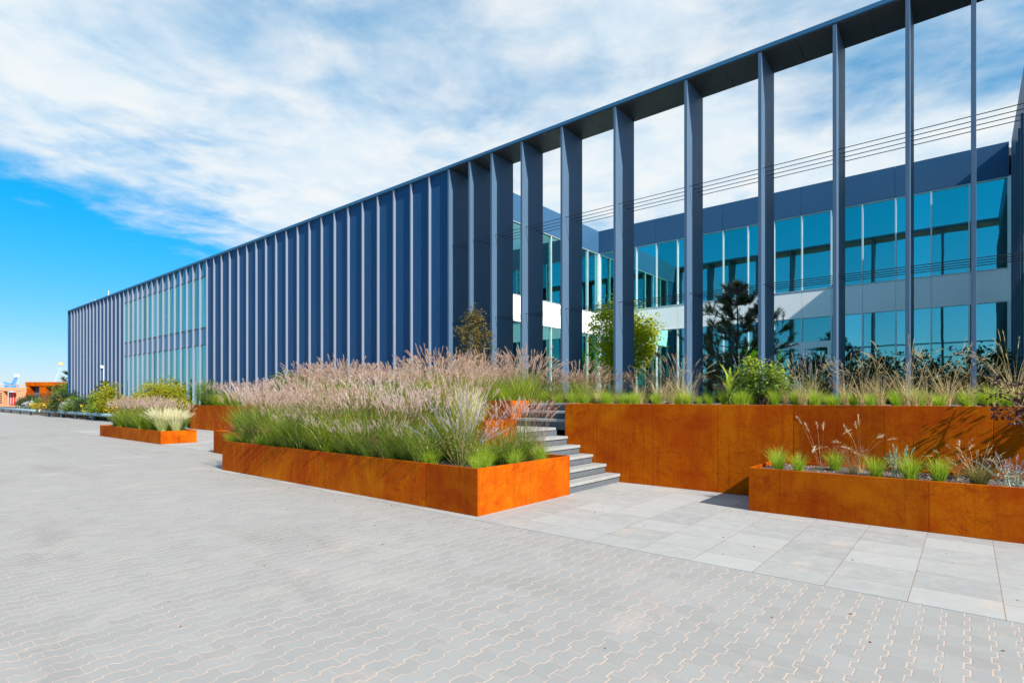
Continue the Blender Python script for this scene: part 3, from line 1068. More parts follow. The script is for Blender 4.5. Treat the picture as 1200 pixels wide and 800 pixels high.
wispy = kinds(3, 'plume_grass', 'plume grass', 'plume grass', None, seed=10, nblade=16, L=0.34, spread=0.7, wd=0.006,
              blade_mat='straw', nplume=8, plume_L=0.98, plume_mat='plume_cream', head=(0.22, 0.055, 26, 0.045), droop=1.6, r0=0.04, stem_mat='straw', plume_tilt=0.25, stem_droop=2.0)

# ------------------------------------------------------------------ plants: leafy shrubs and trees


def leaves(mb, cen, n, rad, size, rs, mi=0, aspect=0.5, flat=0.5):
    """n leaves scattered round each centre"""
    C = np.repeat(cen, n, 0)
    N = len(C)
    p = C + rs.randn(N, 3) * rad * np.array([1, 1, 0.8])
    d = rs.randn(N, 3)
    d[:, 2] = d[:, 2] * flat
    d /= np.linalg.norm(d, axis=1)[:, None]
    up = rs.randn(N, 3) * 0.6 + np.array([0, 0, 1.0])
    s = np.cross(d, up)
    s /= np.linalg.norm(s, axis=1)[:, None] + 1e-9
    nn = np.cross(s, d)
    sz = (size * (0.6 + 0.8 * rs.rand(N)))[:, None]
    V = np.stack([p, p + d * sz * 0.5 + s * sz * aspect * 0.5 + nn * sz * 0.08, p + d * sz - nn * sz * 0.1,
                  p + d * sz * 0.5 - s * sz * aspect * 0.5 + nn * sz * 0.08], 1).reshape(-1, 3)
    F = [(4 * i, 4 * i + 1, 4 * i + 2, 4 * i + 3) for i in range(N)]
    mb.add(V, F, mi)


def crown_points(rs, n, rx, ry, rz, hollow=0.35, lobes=5):
    """uneven crown: several offset lobes with gaps between"""
    lb = rs.randn(lobes, 3) * np.array([0.42, 0.42, 0.42])
    lr = 0.42 + 0.3 * rs.rand(lobes)
    out = []
    while len(out) < n:
        q = rs.rand(3) * 2 - 1
        r = np.linalg.norm(q)
        if r > 1.05 or r < hollow * rs.rand():
            continue
        if not any(np.linalg.norm(q - lb[k]) < lr[k] for k in range(lobes)):
            continue
        out.append(q)
    return np.array(out) * np.array([rx, ry, rz])


def shrub(name, label, cat, seed, rx, h, n, per, size, mat, stem='stem_brown', group=None, flowers=None, lobes=6, rad=0.09, aspect=0.5, ry=None, z0=0.12, nflower=40, fsize=0.05):
    rs = np.random.RandomState(seed)
    t = thing(name, label, cat, (0, 0, -50), group=group)
    ry = ry or rx
    c = crown_points(rs, n, rx, ry, h * 0.5 * (1 - z0), lobes=lobes)
    c[:, 2] += h * (0.5 + z0 * 0.5)
    mb = MB()
    leaves(mb, c, per, rad, size, rs, aspect=aspect)
    sm = MB()
    for p in c[::max(1, n // 26)]:
        b0 = np.array([rs.randn() * 0.05, rs.randn() * 0.05, 0])
        md = b0 * 0.5 + p * np.array([0.35, 0.35, 0.55])
        sm.tube([b0, md, p], [0.014, 0.010, 0.004], 4, cap=False)
    sm.build('stems', stem, t)
    mb.build('foliage', mat, t)
    if flowers:
        fm = MB()
        top = c[np.argsort(-(c[:, 2] + 0.35 * rs.rand(len(c)) * h))][:nflower]
        leaves(fm, top + np.array([0, 0, rad]), 7, rad * 0.9, fsize, rs, aspect=0.9)
        fm.build('flowers', flowers, t)['kind'] = 'stuff'
    return t


def tree(name, label, cat, seed, loc, h, zc0, rx, n, per, size, mat, trunk_r=0.05, bark='bark', cone=False, rad=0.13, lobes=7, rz=0.0):
    rs = np.random.RandomState(seed)
    t = thing(name, label, cat, loc, rz=rz)
    if cone:
        c = []
        while len(c) < n:
            f = rs.rand() ** 0.8
            a = rs.rand() * 6.2832
            lim = rx * (1 - f) ** 0.75 * (0.62 + 0.38 * math.sin(a * 3 + f * 17)) + 0.05
            r = lim * math.sqrt(rs.rand())
            c.append((r * math.cos(a), r * math.sin(a), zc0 + f * (h - zc0)))
        c = np.array(c)
    else:
        c = crown_points(rs, n, rx, rx, (h - zc0) / 2, lobes=lobes)
        c[:, 2] += (h + zc0) / 2
    mb = MB()
    leaves(mb, c, per, rad, size, rs)
    tm = MB()
    pts = [(0.02 * rs.randn(), 0.02 * rs.randn(), h * k / 6 * 0.93) for k in range(7)]
    pts[0] = (0, 0, -0.05)
    tm.tube(pts, [trunk_r * (1 - 0.85 * k / 6) for k in range(7)], 8)
    tm.build('trunk', bark, t, smooth=True)
    bm_ = MB()
    for p in c[::max(1, n // 40)]:
        zb = max(zc0 * 0.75, p[2] - 0.35 * math.hypot(p[0], p[1]) - 0.2)
        md = np.array([p[0] * 0.5, p[1] * 0.5, zb + (p[2] - zb) * 0.6])
        bm_.tube([(0, 0, zb), md, p], [trunk_r * 0.38, trunk_r * 0.25, 0.004], 5, cap=False)
    bm_.build('branches', bark, t)
    mb.build('crown', mat, t)
    return t


def pine(label, seed, loc, h, rx, whorls=7, rz=0.0):
    rs = np.random.RandomState(seed)
    t = thing('pine_tree', label, 'pine tree', loc, rz=rz)
    tm, bm_, nm = MB(), MB(), MB()
    pts = [(0.03 * math.sin(k * 1.7), 0.03 * math.cos(k * 2.1), h * k / 7) for k in range(8)]
    tm.tube(pts, [0.055 * (1 - 0.85 * k / 7) for k in range(8)], 8)
    shoots = [(np.array([0, 0, h]), np.array([0, 0, 1.0]))]
    for wi in range(whorls):
        z = h * (0.10 + 0.84 * wi / (whorls - 1))
        reach = rx * (1 - 0.80 * (wi / (whorls - 1)) ** 1.2)
        nb = 5 if wi < whorls - 1 else 4
        for k in range(nb):
            a = k * 6.2832 / nb + wi * 0.7 + rs.randn() * 0.25
            ln = reach * (0.6 + 0.55 * rs.rand())
            d0 = np.array([math.cos(a), math.sin(a), 0])
            p0 = np.array([0, 0, z])
            P1 = p0 + d0 * ln * 0.55 + np.array([0, 0, ln * 0.12])
            P2 = p0 + d0 * ln + np.array([0, 0, ln * 0.42])
            bm_.tube([p0, P1, P2], [0.018, 0.012, 0.006], 5, cap=False)
            shoots.append((P2, np.array([d0[0] * 0.6, d0[1] * 0.6, 0.8])))
            for q in range(9):
                f = 0.35 + 0.6 * rs.rand()
                bp = p0 + (P1 - p0) * min(1, f / 0.55) if f < 0.55 else P1 + (P2 - P1) * (f - 0.55) / 0.45
                sd = rs.randn(3) * 0.5 + d0 * 0.5 + np.array([0, 0, 0.75])
                sd /= np.linalg.norm(sd)
                e = bp + sd * ln * 0.32
                bm_.tube([bp, e], [0.007, 0.004], 4, cap=False)
                shoots.append((e, sd))
    for p, d in shoots:
        n = 90
        a = np.cross(d, [0.31, 0.77, 0.2])
        a /= np.linalg.norm(a)
        b_ = np.cross(d, a)
        d = d / np.linalg.norm(d)
        tt = rs.rand(n)
        ang = rs.rand(n) * 6.2832
        c = p[None] + d[None] * ((tt - 0.75) * 0.34)[:, None]
        out = np.cos(ang)[:, None] * a + np.sin(ang)[:, None] * b_
        e = c + (d[None] * 0.6 + out * 0.8) * (0.10 + 0.05 * rs.rand(n))[:, None]
        sd = np.cross(out, d[None]) * 0.0065
        V = np.stack([c - sd, c + sd, e], 1).reshape(-1, 3)
        nm.add(V, [(3 * i, 3 * i + 1, 3 * i + 2) for i in range(n)])
    tm.build('trunk', 'bark', t, smooth=True)
    bm_.build('branches', 'bark', t)
    nm.build('needles', 'needle_dark', t)
    return t


def sage(label, seed, loc, h, n, flower='flower_violet', stem='leaf_silver', cat='sage bush', name='sage_bush', spread=0.75, dens=26):
    rs = np.random.RandomState(seed)
    t = thing(name, label, cat, loc)
    sm, fm = MB(), MB()
    az = rs.rand(n) * 6.2832
    base = np.stack([0.05 * np.cos(az), 0.05 * np.sin(az), np.zeros(n)], -1)
    L = h * (0.6 + 0.5 * rs.rand(n))
    t0 = spread * rs.rand(n)
    tip, dr = ribbons(sm, base, az, L, t0, t0 + 0.25 * rs.randn(n), np.full(n, 0.009), 4, 0, rs=rs)
    mid = base + (tip - base) * 0.45
    leaves(sm, mid + (tip - mid) * rs.rand(n)[:, None] * 0.3, 5, 0.05, 0.05, rs, aspect=0.35)
    spikes(sm, tip, dr, h * 0.36, 0.020, dens, rs, 1)
    sm.build('flower_stems', [stem, flower], t)
    return t


def fill(kind, x0, x1, y0, y1, z, dx, dy, label, group, sc=(0.85, 1.15), jit=0.3, skip=None, drop=0.0, cat=None, sx=None):
    ny = max(1, round((y1 - y0) / dy))
    nx = max(1, round((x1 - x0) / dx))
    for j in range(ny):
        for i in range(nx):
            if RNG.random() < drop:
                continue
            x = x0 + (i + 0.5 + (0.25 if j % 2 else -0.25) + (RNG.random() - 0.5) * 2 * jit) * (x1 - x0) / nx
            y = y0 + (j + 0.5 + (RNG.random() - 0.5) * 2 * jit) * (y1 - y0) / ny
            x = min(max(x, x0), x1)
            if skip and skip(x, y):
                continue
            kind_ = kind if isinstance(kind, Kind) else RNG.choice(kind)
            kind_.place(x, y, z, RNG.uniform(*sc) * (sx(x) if sx else 1), label, group, cat=cat)


# long front planter
fill([fount, fount, fount_d], -12.85, -6.2, 5.64, 6.85, 0.58, 0.47, 0.38,
     'green grass clump with pinkish plumes in the long front planter', 'pink plumed grasses in the long front planter', (0.78, 1.16), jit=0.4, sx=lambda x: 1.0 + 0.10 * math.sin(x * 2.9))
for k, (x, y, sc_) in enumerate(((-6.25, 5.68, 0.7), (-5.35, 5.72, 0.5), (-5.55, 6.15, 0.62), (-6.05, 6.3, 0.75), (-5.3, 6.5, 0.6), (-5.42, 5.98, 0.5))):
    lowg.place(x, y, 0.58, sc_, 'low bright green grass clump at the step end of the long front planter', 'low grasses beside the steps')
fill([lowg, lowg, fount_d], -6.15, -5.30, 5.95, 7.5, 0.58, 0.36, 0.36,
     'low bright green grass clump at the step end of the long front planter', 'low grasses beside the steps', (0.62, 0.85))
for k in range(20):
    RNG.choice((lowg, fount_d, redg, fount_d)).place(-12.8 + 0.32 * k + RNG.uniform(-.14, .14), RNG.uniform(5.60, 5.74), 0.58, RNG.uniform(0.42, 0.66), 'low grass spilling over the front rim of the long front planter', 'low grasses along the rim of the long front planter')
# upper planter
fill([fount, mound], -12.0, -6.5, 7.15, 7.6, 1.16, 0.42, 0.42,
     'pink plumed grass clump in the upper planter behind the long one', 'grasses in the upper planter', (0.78, 1.0))
sage('grey stemmed violet sage bush spraying out at the front planter corner', 5, (-5.80, 5.86, 0.57), 1.0, 40, stem='grass_olive', spread=0.8, dens=14)
cream.place(-6.5, 6.75, 0.58, (0.55, 0.55, 1.5), 'tall cream feather grass among pink grasses near the planter corner')
redg.place(-5.62, 7.55, 0.58, 1.0, 'reddish plumed grass at the back corner of the front planter beside the steps')
redg.place(-5.95, 7.6, 0.58, 1.05, 'reddish plumed grass one clump further from the steps in the front planter')

# planter behind the left end of the long one
fill([fount, fount_d], -17.1, -13.2, 7.35, 9.2, 0.59, 0.5, 0.5,
     'pink plumed grass clump in the planter left behind the long one', 'grasses in the planter behind the long one', (0.85, 1.1))
# terrace left of the steps
fill([mound, mound, fount], -20.2, -8.3, 10.0, 11.6, PD, 0.62, 0.62,
     'tall pink grass clump on the terrace in front of the dark fins', 'pink grasses on the terrace left of the steps', (0.68, 1.02),
     drop=0.12, sx=lambda x: (0.70 if x < -18.6 else (0.80 if -14.7 < x < -13.4 else 1.0)) * (1.0 + 0.13 * math.sin(x * 2.1)))
fill([fount, lowg], -9.4, -8.1, 9.75, 10.4, PD, 0.42, 0.42,
     'green grass clump beside the top of the steps', 'grasses beside the top of the steps', (0.75, 1.0))
fill([russet, mound, lowg], -13.0, -6.6, 11.4, 13.1, PD, 0.6, 0.55,
     'russet tipped grass clump at the foot of the tall fins', 'russet grasses at the foot of the fins', (0.62, 0.9), skip=lambda x, y: -12.3 < x < -11.5 and y > 12.2)
fill([lowg, lowg, russet], -7.8, -5.2, 10.75, 11.3, PD, 0.4, 0.4,
     'bright green grass clump above the top step', 'green grasses above the top step', (0.6, 0.8))
# band of russet grass inside the courtyard
fill([russet, russet, redg], -12.8, -4.0, 14.9, 16.6, PD - 0.02, 0.68, 0.8,
     'russet grass clump inside the courtyard behind the fins', 'russet grasses in the courtyard', (0.75, 0.95))
# small planter on the left
fill([fount, fount_d, fount], -28.7, -22.6, 7.5, 8.2, 0.40, 0.5, 0.38,
     'mauve plumed grass clump in the small low planter', 'mauve grasses in the small low planter', (0.85, 1.05))
cream.place(-22.75, 7.55, 0.40, 1.1, 'pale cream feather grass at the front corner of the small low planter')
cream.place(-22.3, 7.85, 0.40, 1.0, 'pale cream feather grass at the right end of the small low planter')
# tall planter against the facade
fill([lowg, fount], -31.8, -21.0, 12.2, 13.3, 1.19, 0.62, 0.55,
     'green grass clump in the tall planter by the facade', 'grasses in the tall planter by the facade', (0.85, 1.2))

# leafy shrubs on the terrace and in the tall planter
def one(sh, loc, rz=0.0, sc=1.0):
    sh.location = loc
    sh.rotation_euler = (0, 0, rz)
    sh.scale = (sc, sc, sc)
    return sh


one(shrub('leafy_shrub', 'dark green shrub at the left end of the tall facade planter', 'shrub', 31, 0.95, 1.35, 110, 22, 0.08, 'leaf_green'), (-30.6, 12.7, 1.19))
one(shrub('leafy_shrub', 'green shrub with rust red leaves among the pink terrace grasses', 'shrub', 32, 0.6, 1.5, 60, 20, 0.09, 'leaf_rust'), (-21.2, 12.6, 1.19))
one(shrub('leafy_shrub', 'bright green shrub poking up between pink mounds on the terrace', 'shrub', 33, 0.6, 1.35, 60, 24, 0.09, 'leaf_green'), (-18.6, 10.2, PD))
one(shrub('leafy_shrub', 'pale green shrub between two pink grass mounds by the fins', 'shrub', 34, 0.6, 1.4, 55, 22, 0.08, 'leaf_silver'), (-13.9, 11.4, PD))
tree('young_tree', 'thin brown leaved young tree in front of the dark fins', 'tree', 41, (-11.9, 12.6, PD), 2.9, 0.15, 1.4, 260, 20, 0.075, 'leaf_olive_brown', 0.03, cone=True, rad=0.10)
tree('hornbeam_tree', 'round lime green tree behind a tall fin in the courtyard', 'tree', 42, (-8.68, 16.2, PD), 3.45, 0.8, 1.05, 330, 36, 0.10, 'leaf_lime', 0.05, rad=0.15, lobes=12)
pine('dark green young pine tree standing in the courtyard', 43, (-5.05, 16.2, PD), 3.4, 1.75, whorls=8)
one(shrub('leafy_shrub', 'rounded green and yellow shrub on top of the right wall', 'shrub', 35, 0.42, 0.86, 85, 24, 0.06, 'leaf_green', flowers='leaf_lime', nflower=36, fsize=0.05, rad=0.07), (-2.78, 10.35, PD))


def broadleaf(label, loc, h, seed):
    rs = np.random.RandomState(seed)
    t = thing('broadleaf_plant', label, 'plant', loc)
    mb = MB()
    n = 9
    az = np.arange(n) * 2.4
    z = np.linspace(0.1, h * 0.55, n)
    base = np.stack([np.zeros(n), np.zeros(n), z], -1)
    ribbons(mb, base, az, np.full(n, h * 0.55), np.full(n, 0.25), 0.9 + rs.rand(n) * 0.6, np.full(n, 0.075), 6, rs=rs, tw=0.3)
    mb.build('leaf_blades', 'grass_lime', t)
    sm = MB()
    sm.tube([(0, 0, 0), (0, 0, h * 0.62)], [0.016, 0.006], 6)
    sm.build('stem', 'stem_green', t)
    return t


broadleaf('upright bright green plant with broad leaves on top of the wall', (-3.24, 9.98, PD), 0.80, 3)


def seedheads(label, loc, h, seed, n=26):
    rs = np.random.RandomState(seed)
    t = thing('seedhead_plant', label, 'plant', loc)
    sm, fm = MB(), MB()
    az = rs.rand(n) * 6.2832
    base = np.stack([0.18 * np.cos(az) * rs.rand(n), 0.18 * np.sin(az) * rs.rand(n), np.zeros(n)], -1)
    t0 = 0.35 * rs.rand(n)
    tip, dr = ribbons(sm, base, az, h * (0.65 + 0.4 * rs.rand(n)), t0, t0 + 0.3 * rs.rand(n), np.full(n, 0.011), 4, rs=rs)
    leaves(sm, base + (tip - base) * (0.2 + 0.45 * rs.rand(n))[:, None], 12, 0.11, 0.09, rs)
    leaves(sm, tip, 9, 0.035, 0.055, rs, mi=1, aspect=0.9, flat=0.2)
    sm.build('flower_stems', ['leaf_dark', 'seedhead_black'], t)
    return t


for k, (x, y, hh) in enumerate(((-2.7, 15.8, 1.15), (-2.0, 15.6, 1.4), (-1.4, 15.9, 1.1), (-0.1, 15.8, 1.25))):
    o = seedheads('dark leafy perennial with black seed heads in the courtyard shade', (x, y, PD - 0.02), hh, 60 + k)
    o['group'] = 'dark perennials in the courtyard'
for k, (x, y, hh) in enumerate(((-3.5, 11.8, 0.95), (-2.35, 11.9, 0.9), (-5.0, 11.9, 0.9))):
    sage(('violet flowered verbena behind the broad leaved plant', 'violet flowered verbena to the right of the rounded shrub', 'violet flowered verbena beside a tall fin above the wall')[k],
         80 + k, (x, y, PD), hh, 18, stem='leaf_green', cat='verbena', name='verbena', spread=0.35, dens=10)

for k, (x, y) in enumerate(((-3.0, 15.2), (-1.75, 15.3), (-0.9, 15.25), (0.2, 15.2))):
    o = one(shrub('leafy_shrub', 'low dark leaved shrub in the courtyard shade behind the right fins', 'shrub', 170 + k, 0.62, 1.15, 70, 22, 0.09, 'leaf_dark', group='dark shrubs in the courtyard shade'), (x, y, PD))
# row of tufts and dry grasses on top of the right wall
tx = [-6.1, -5.72, -5.3, -4.98, -4.6, -4.25, -3.95, -3.6, -3.35, -2.95, -2.5, -2.2, -1.86, -1.62, -1.38, -1.12, -0.82, -0.55, -0.3, -0.02, 0.2, 0.42]
for k, x in enumerate(tx):
    tuft.place(x, 9.82 + 0.16 * (k % 3), PD, RNG.uniform(0.78, 1.1), 'bright green grass tuft in the row along the top of the right wall', 'grass tufts along the top of the right wall')
for k in range(22):
    tuft.place(-6.2 + 0.31 * k + RNG.uniform(-.1, .1), 10.4 + RNG.uniform(0, 0.8), PD, RNG.uniform(0.7, 1.05), 'green grass tuft further back on the right terrace', 'grass tufts further back on the right terrace')
for k, x in enumerate((-5.9, -5.1, -4.75, -4.35, -4.2, -2.45, -2.1, -1.95, -1.55, -1.25, -1.05, -0.75, -0.6, -0.45, -0.25, 0.02, 0.25, 0.5, -3.95)):
    strawg.place(x, 10.05 + 0.22 * (k % 3), PD, RNG.uniform(0.62, 1.08), 'straw coloured dry grass standing on the wall terrace among green tufts', 'dry grasses on the right terrace')
for k in range(7):
    russet.place(-6.0 + 0.95 * k + RNG.uniform(-.1, .1), 12.1 + RNG.uniform(-0.3, 0.5), PD, RNG.uniform(0.42, 0.55), 'shaded brown grass clump at the back of the right terrace', 'brown grasses at the back of the right terrace')
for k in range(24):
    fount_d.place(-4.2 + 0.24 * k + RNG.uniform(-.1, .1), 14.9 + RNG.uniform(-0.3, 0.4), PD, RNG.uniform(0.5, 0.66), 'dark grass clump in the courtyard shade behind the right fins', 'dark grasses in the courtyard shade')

# right planter: separate plants
for x, y, s, lb in ((-2.20, 8.92, 1.0, 'bright green grass tuft at the left end of the right planter, rearmost of three'),
                    (-2.10, 8.62, 0.82, 'yellow green grass tuft at the left end of the right planter, front left of three'),
                    (-1.84, 8.60, 0.86, 'bright green grass tuft at the left end of the right planter, front right of three'),
                    (-1.45, 8.98, 0.95, 'green grass tuft below wispy cream plumes in the right planter'),
                    (-0.92, 8.62, 0.95, 'green grass tuft just left of the silver leaved plant in the right planter'),
                    (-0.56, 8.60, 1.05, 'yellow green grass tuft just right of the silver leaved plant in the right planter'),
                    (-0.27, 8.66, 1.0, 'wide green grass tuft right of the planter joint in the right planter')):
    tuft.place(x, y, 0.56, s * 1.12, lb)
for x, y, s, lb in ((-1.62, 8.95, 0.76, 'wispy cream plumed grass left of the middle in the right planter'),
                    (-1.12, 8.9, 0.74, 'wispy cream plumed grass near the middle of the right planter'),
                    (-0.1, 9.1, 0.55, 'low wispy grass against the wall in the right planter')):
    wispy.place(x, y, 0.56, s, lb)
strawg.place(0.08, 8.72, 0.56, 0.5, 'small straw coloured grass beside the blue green plant in the right planter')
redg.place(-1.2, 8.75, 0.56, 0.42, 'tiny reddish dry grass in the middle of the right planter')
bushy.place(0.10, 8.66, 0.56, 1.0, 'pale bushy feather grass towards the right end of the right planter')
sage('silver leaved upright plant between two green tufts in the right planter', 91, (-0.70, 8.72, 0.56), 0.42, 16, flower='leaf_silver', cat='plant', name='silver_plant', spread=0.3, dens=30)
sage('blue green sage with small violet flowers at the right edge of the right planter', 92, (0.40, 8.62, 0.56), 0.36, 24, cat='sage bush', spread=0.8, dens=14)


def dark_arch(label, loc, h, seed, n=15):
    rs = np.random.RandomState(seed)
    t = thing('purple_shrub', label, 'shrub', loc)
    sm, fm = MB(), MB()
    for k in range(n):
        a = rs.rand() * 6.2832
        ln = h * (0.7 + 0.5 * rs.rand())
        d0 = np.array([math.cos(a), math.sin(a) * 0.5, 0])
        pts = [np.array([0, 0, 0.0]), d0 * ln * 0.16 + [0, 0, ln * 0.5], d0 * ln * 0.40 + [0, 0, ln * 0.85], d0 * ln * 0.66 + [0, 0, ln * 0.93]]
        sm.tube(pts, [0.009, 0.007, 0.005, 0.003], 5, cap=False)
        pts = np.array(pts)
        tt = np.linspace(0.3, 1, 12) * 2.999
        c = np.array([pts[int(q)] + (pts[int(q) + 1] - pts[int(q)]) * (q % 1) for q in tt])
        leaves(fm, c, 6, 0.035, 0.055, rs, aspect=0.6)
    sm.build('stems', 'stem_brown', t)
    fm.build('foliage', 'leaf_purple', t)
    return t


dark_arch('dark purple leaved arching shrub at the right end of the right planter', (0.84, 9.28, 0.56), 1.2, 5, n=17)
# stone chips lying on the soil of the right planter: nobody could count them
rs = np.random.RandomState(9)
m = MB()
for k in range(900):
    x, y = rs.uniform(-2.36, 2.2), rs.uniform(8.37, 9.48)
    s = 0.006 + 0.014 * rs.rand() ** 2
    v = np.array([(1, 0, 0), (0, 1, 0), (-1, 0, 0), (0, -1, 0), (0, 0, .8), (0, 0, -.8)]) * s * (0.6 + 0.8 * rs.rand(6, 1))
    a = rs.rand() * 6.28
    v = v @ np.array([[math.cos(a), -math.sin(a), 0], [math.sin(a), math.cos(a), 0], [0, 0, 1]])
    m.add(v + np.array([x, y, 0.578]), [(0, 1, 4), (1, 2, 4), (2, 3, 4), (3, 0, 4), (1, 0, 5), (2, 1, 5), (3, 2, 5), (0, 3, 5)])
o = m.build('gravel', 'stone_chips')
tag(o, 'small stone chips scattered over the soil of the right planter', 'gravel')
o['kind'] = 'stuff'

# dry leaf crumbs blown over the paving: nobody could count them
m = MB()
cen = []
for k in range(170):
    q = rs.rand()
    if q < 0.4:
        cen.append((rs.uniform(-5.0, 1.5), 5.4 + 2.9 * rs.rand() ** 0.6, 0.004))
    elif q < 0.7:
        cen.append((rs.uniform(-13, -5.1), 5.50 - 0.5 * rs.rand() ** 2, 0.002))
    else:
        cen.append((rs.uniform(-14, 1.5), rs.uniform(1.5, 5.3), 0.0))
leaves(m, np.array(cen), 1, 0.002, 0.022, rs, aspect=0.6, flat=0.15)
o = m.build('leaf_litter', 'leaf_rust')
tag(o, 'dry leaf crumbs scattered over the paving in front of the planters', 'leaf litter')
o['kind'] = 'stuff'

# ------------------------------------------------------------------ planting bed and street edge on the left
rail = thing('guard_rail', 'low blue grey tube rail along the planting bed on the far left', 'guard rail', (-45, 12.2, 0))
for (xa, xb) in ((-43.6, -68.2), (-68.9, -98.0)):
    m = MB()
    ya, yb = 12.0, 12.35
    m.tube([(xa + 45, ya - 12.2, 0.44), (xb + 45, yb - 12.2 + (0.35 if xb < -90 else 0), 0.44)], 0.125, 12)
    m.build('rail', 'rail_steel', rail, smooth=True)
    n = 5
    for k in range(n):
        f = (k + 0.35) / n
        x = xa + (xb - xa) * f
        y = ya + (yb - ya + (0.35 if xb < -90 else 0)) * f
        box_part('post', 'post_steel', rail, x + 45 - 0.16, x + 45 + 0.16, y - 12.2 - 0.07, y - 12.2 + 0.07, 0, 0.32)
m = MB()
m.tube([(-68.2 + 45, 0.14, 0.44), (-68.5 + 45, 0.15, 0.44)], [0.17, 0.15], 12)
m.build('end_cap', 'white_paint', rail, smooth=True)

S = {}
S['yellow'] = Kind([shrub('leafy_shrub', 'x', 'shrub', 100 + k, 1.35, 2.5, 150, 34, 0.12, 'leaf_yellow', rad=0.17, lobes=7) for k in range(2)])
S['green'] = Kind([shrub('leafy_shrub', 'x', 'shrub', 110 + k, 1.25, 2.0, 150, 34, 0.12, 'leaf_green', rad=0.17, lobes=7) for k in range(2)])
S['dark'] = Kind([shrub('leafy_shrub', 'x', 'shrub', 120 + k, 1.2, 2.0, 150, 34, 0.12, 'leaf_dark', rad=0.17, lobes=7) for k in range(2)])
S['rust'] = Kind([shrub('leafy_shrub', 'x', 'shrub', 130, 1.1, 1.6, 90, 20, 0.11, 'leaf_rust', rad=0.16, lobes=6)])
S['gold'] = Kind([shrub('flower_clump', 'x', 'flowers', 140, 1.0, 0.95, 80, 16, 0.09, 'leaf_green', rad=0.13, lobes=6, flowers='flower_yellow', nflower=70, fsize=0.12)])
S['pale'] = Kind([shrub('flower_clump', 'x', 'flowers', 150, 0.95, 1.0, 80, 16, 0.09, 'leaf_silver', rad=0.13, lobes=6, flowers='flower_pale', nflower=60, fsize=0.11)])
bed = [
    ('yellow', -38.6, 12.9, 1.1, 'tall yellow green shrub in front of the glazed bays, nearest the tall planter'),
    ('yellow', -36.3, 12.95, 0.95, 'yellow green shrub close beside the tall rusted planter'),
    ('yellow', -41.6, 13.0, 0.85, 'loose yellow green shrub left of the tallest yellow one'),
    ('rust', -44.2, 12.9, 1.15, 'rust brown shrub by the right end of the tube rail'),
    ('yellow', -47.8, 12.9, 1.05, 'yellow leaved shrub below the dome camera, behind the rail'),
    ('gold', -47.6, 12.75, 1.0, 'golden flower clump behind the right end of the rail'),
    ('gold', -52.0, 12.8, 1.1, 'golden flower clump under the green shrub mid rail'),
    ('green', -50.4, 13.05, 1.0, 'green shrub rising behind golden flowers at the facade'),
    ('dark', -54.2, 13.0, 0.95, 'dark green shrub left of the yellow leaved one behind the rail'),
    ('green', -57.6, 13.0, 0.9, 'mid green shrub near the far facade corner'),
    ('pale', -59.8, 12.9, 1.1, 'pale lilac flower clump near the facade corner'),
    ('dark', -61.5, 13.1, 1.1, 'dark green shrub right at the facade corner'),
    ('gold', -62.6, 12.85, 1.4, 'big golden flower clump just behind the middle of the rail'),
    ('rust', -66.5, 13.3, 1.25, 'rust red shrub left of the big golden flower clump'),
    ('green', -68.5, 15.0, 1.6, 'tall green shrub beyond the facade corner'),
    ('dark', -73.5, 16.5, 1.75, 'tall dark shrub in front of the rusted pavilion'),
    ('gold', -74.0, 13.6, 1.1, 'small golden flower clump left of the rust red shrub'),
    ('green', -79.0, 15.0, 1.0, 'green shrub below the opening of the rusted pavilion'),
    ('pale', -83.5, 14.2, 1.1, 'pale lilac flower clump near the far end of the rail'),
    ('dark', -87.5, 15.2, 1.0, 'dark shrub close to the containers'),
    ('dark', -94.0, 15.6, 0.9, 'dark shrub at the far left end of the bed'),
    ('rust', -82.0, 15.8, 1.1, 'reddish shrub between the green one and the lilac flowers'),
]
for kd, x, y, s, lb in bed:
    o = S[kd].place(x, y, 0.02, s, lb)
pine('dark pine standing among the yellow shrubs at the far facade', 44, (-51.0, 13.0, 0.02), 2.9, 1.3, whorls=6)
pine('spreading pine in front of the rusted pavilion on the left', 45, (-71.5, 15.2, 0.02), 4.3, 2.4, whorls=6)
fill([fount, lowg], -47.0, -34.9, 12.85, 13.35, 0.02, 0.75, 0.5,
     'grass clump at the foot of the far facade', 'grasses at the foot of the far facade', (0.8, 1.1))
fill([fount_d], -33.6, -32.3, 12.4, 13.2, 0.02, 0.6, 0.5,
     'grass clump beside the left end of the tall planter', 'grasses beside the tall planter', (0.8, 1.0))

# rusted pavilion beyond the corner
pv = thing('pavilion', 'rusted steel box pavilion with a dark shutter beyond the planting', 'pavilion', (-124.6, 20.6, 0), YAW)
for nm, (x0, x1, y0, y1, z0, z1) in (('roof', (-0.1, 8.6, -0.1, 6, 3.75, 4.45)), ('wall', (0, 0.55, 0, 6, 0, 3.75)),
                                     ('wall', (2.2, 3.3, 0.02, 6, 0, 3.74)), ('wall', (3.3, 8.5, 0.9, 6, 0, 3.74))):
    box_part(nm, 'rusted_steel', pv, x0, x1, y0, y1, z0, z1, bevel=0.02)
m = MB()
for k in range(12):
    m.box(0.55, 2.2, 1.0 + 0.02 * (k % 2), 1.1, 0.31 * k, 0.31 * k + 0.29)
m.build('shutter', 'post_steel', pv)


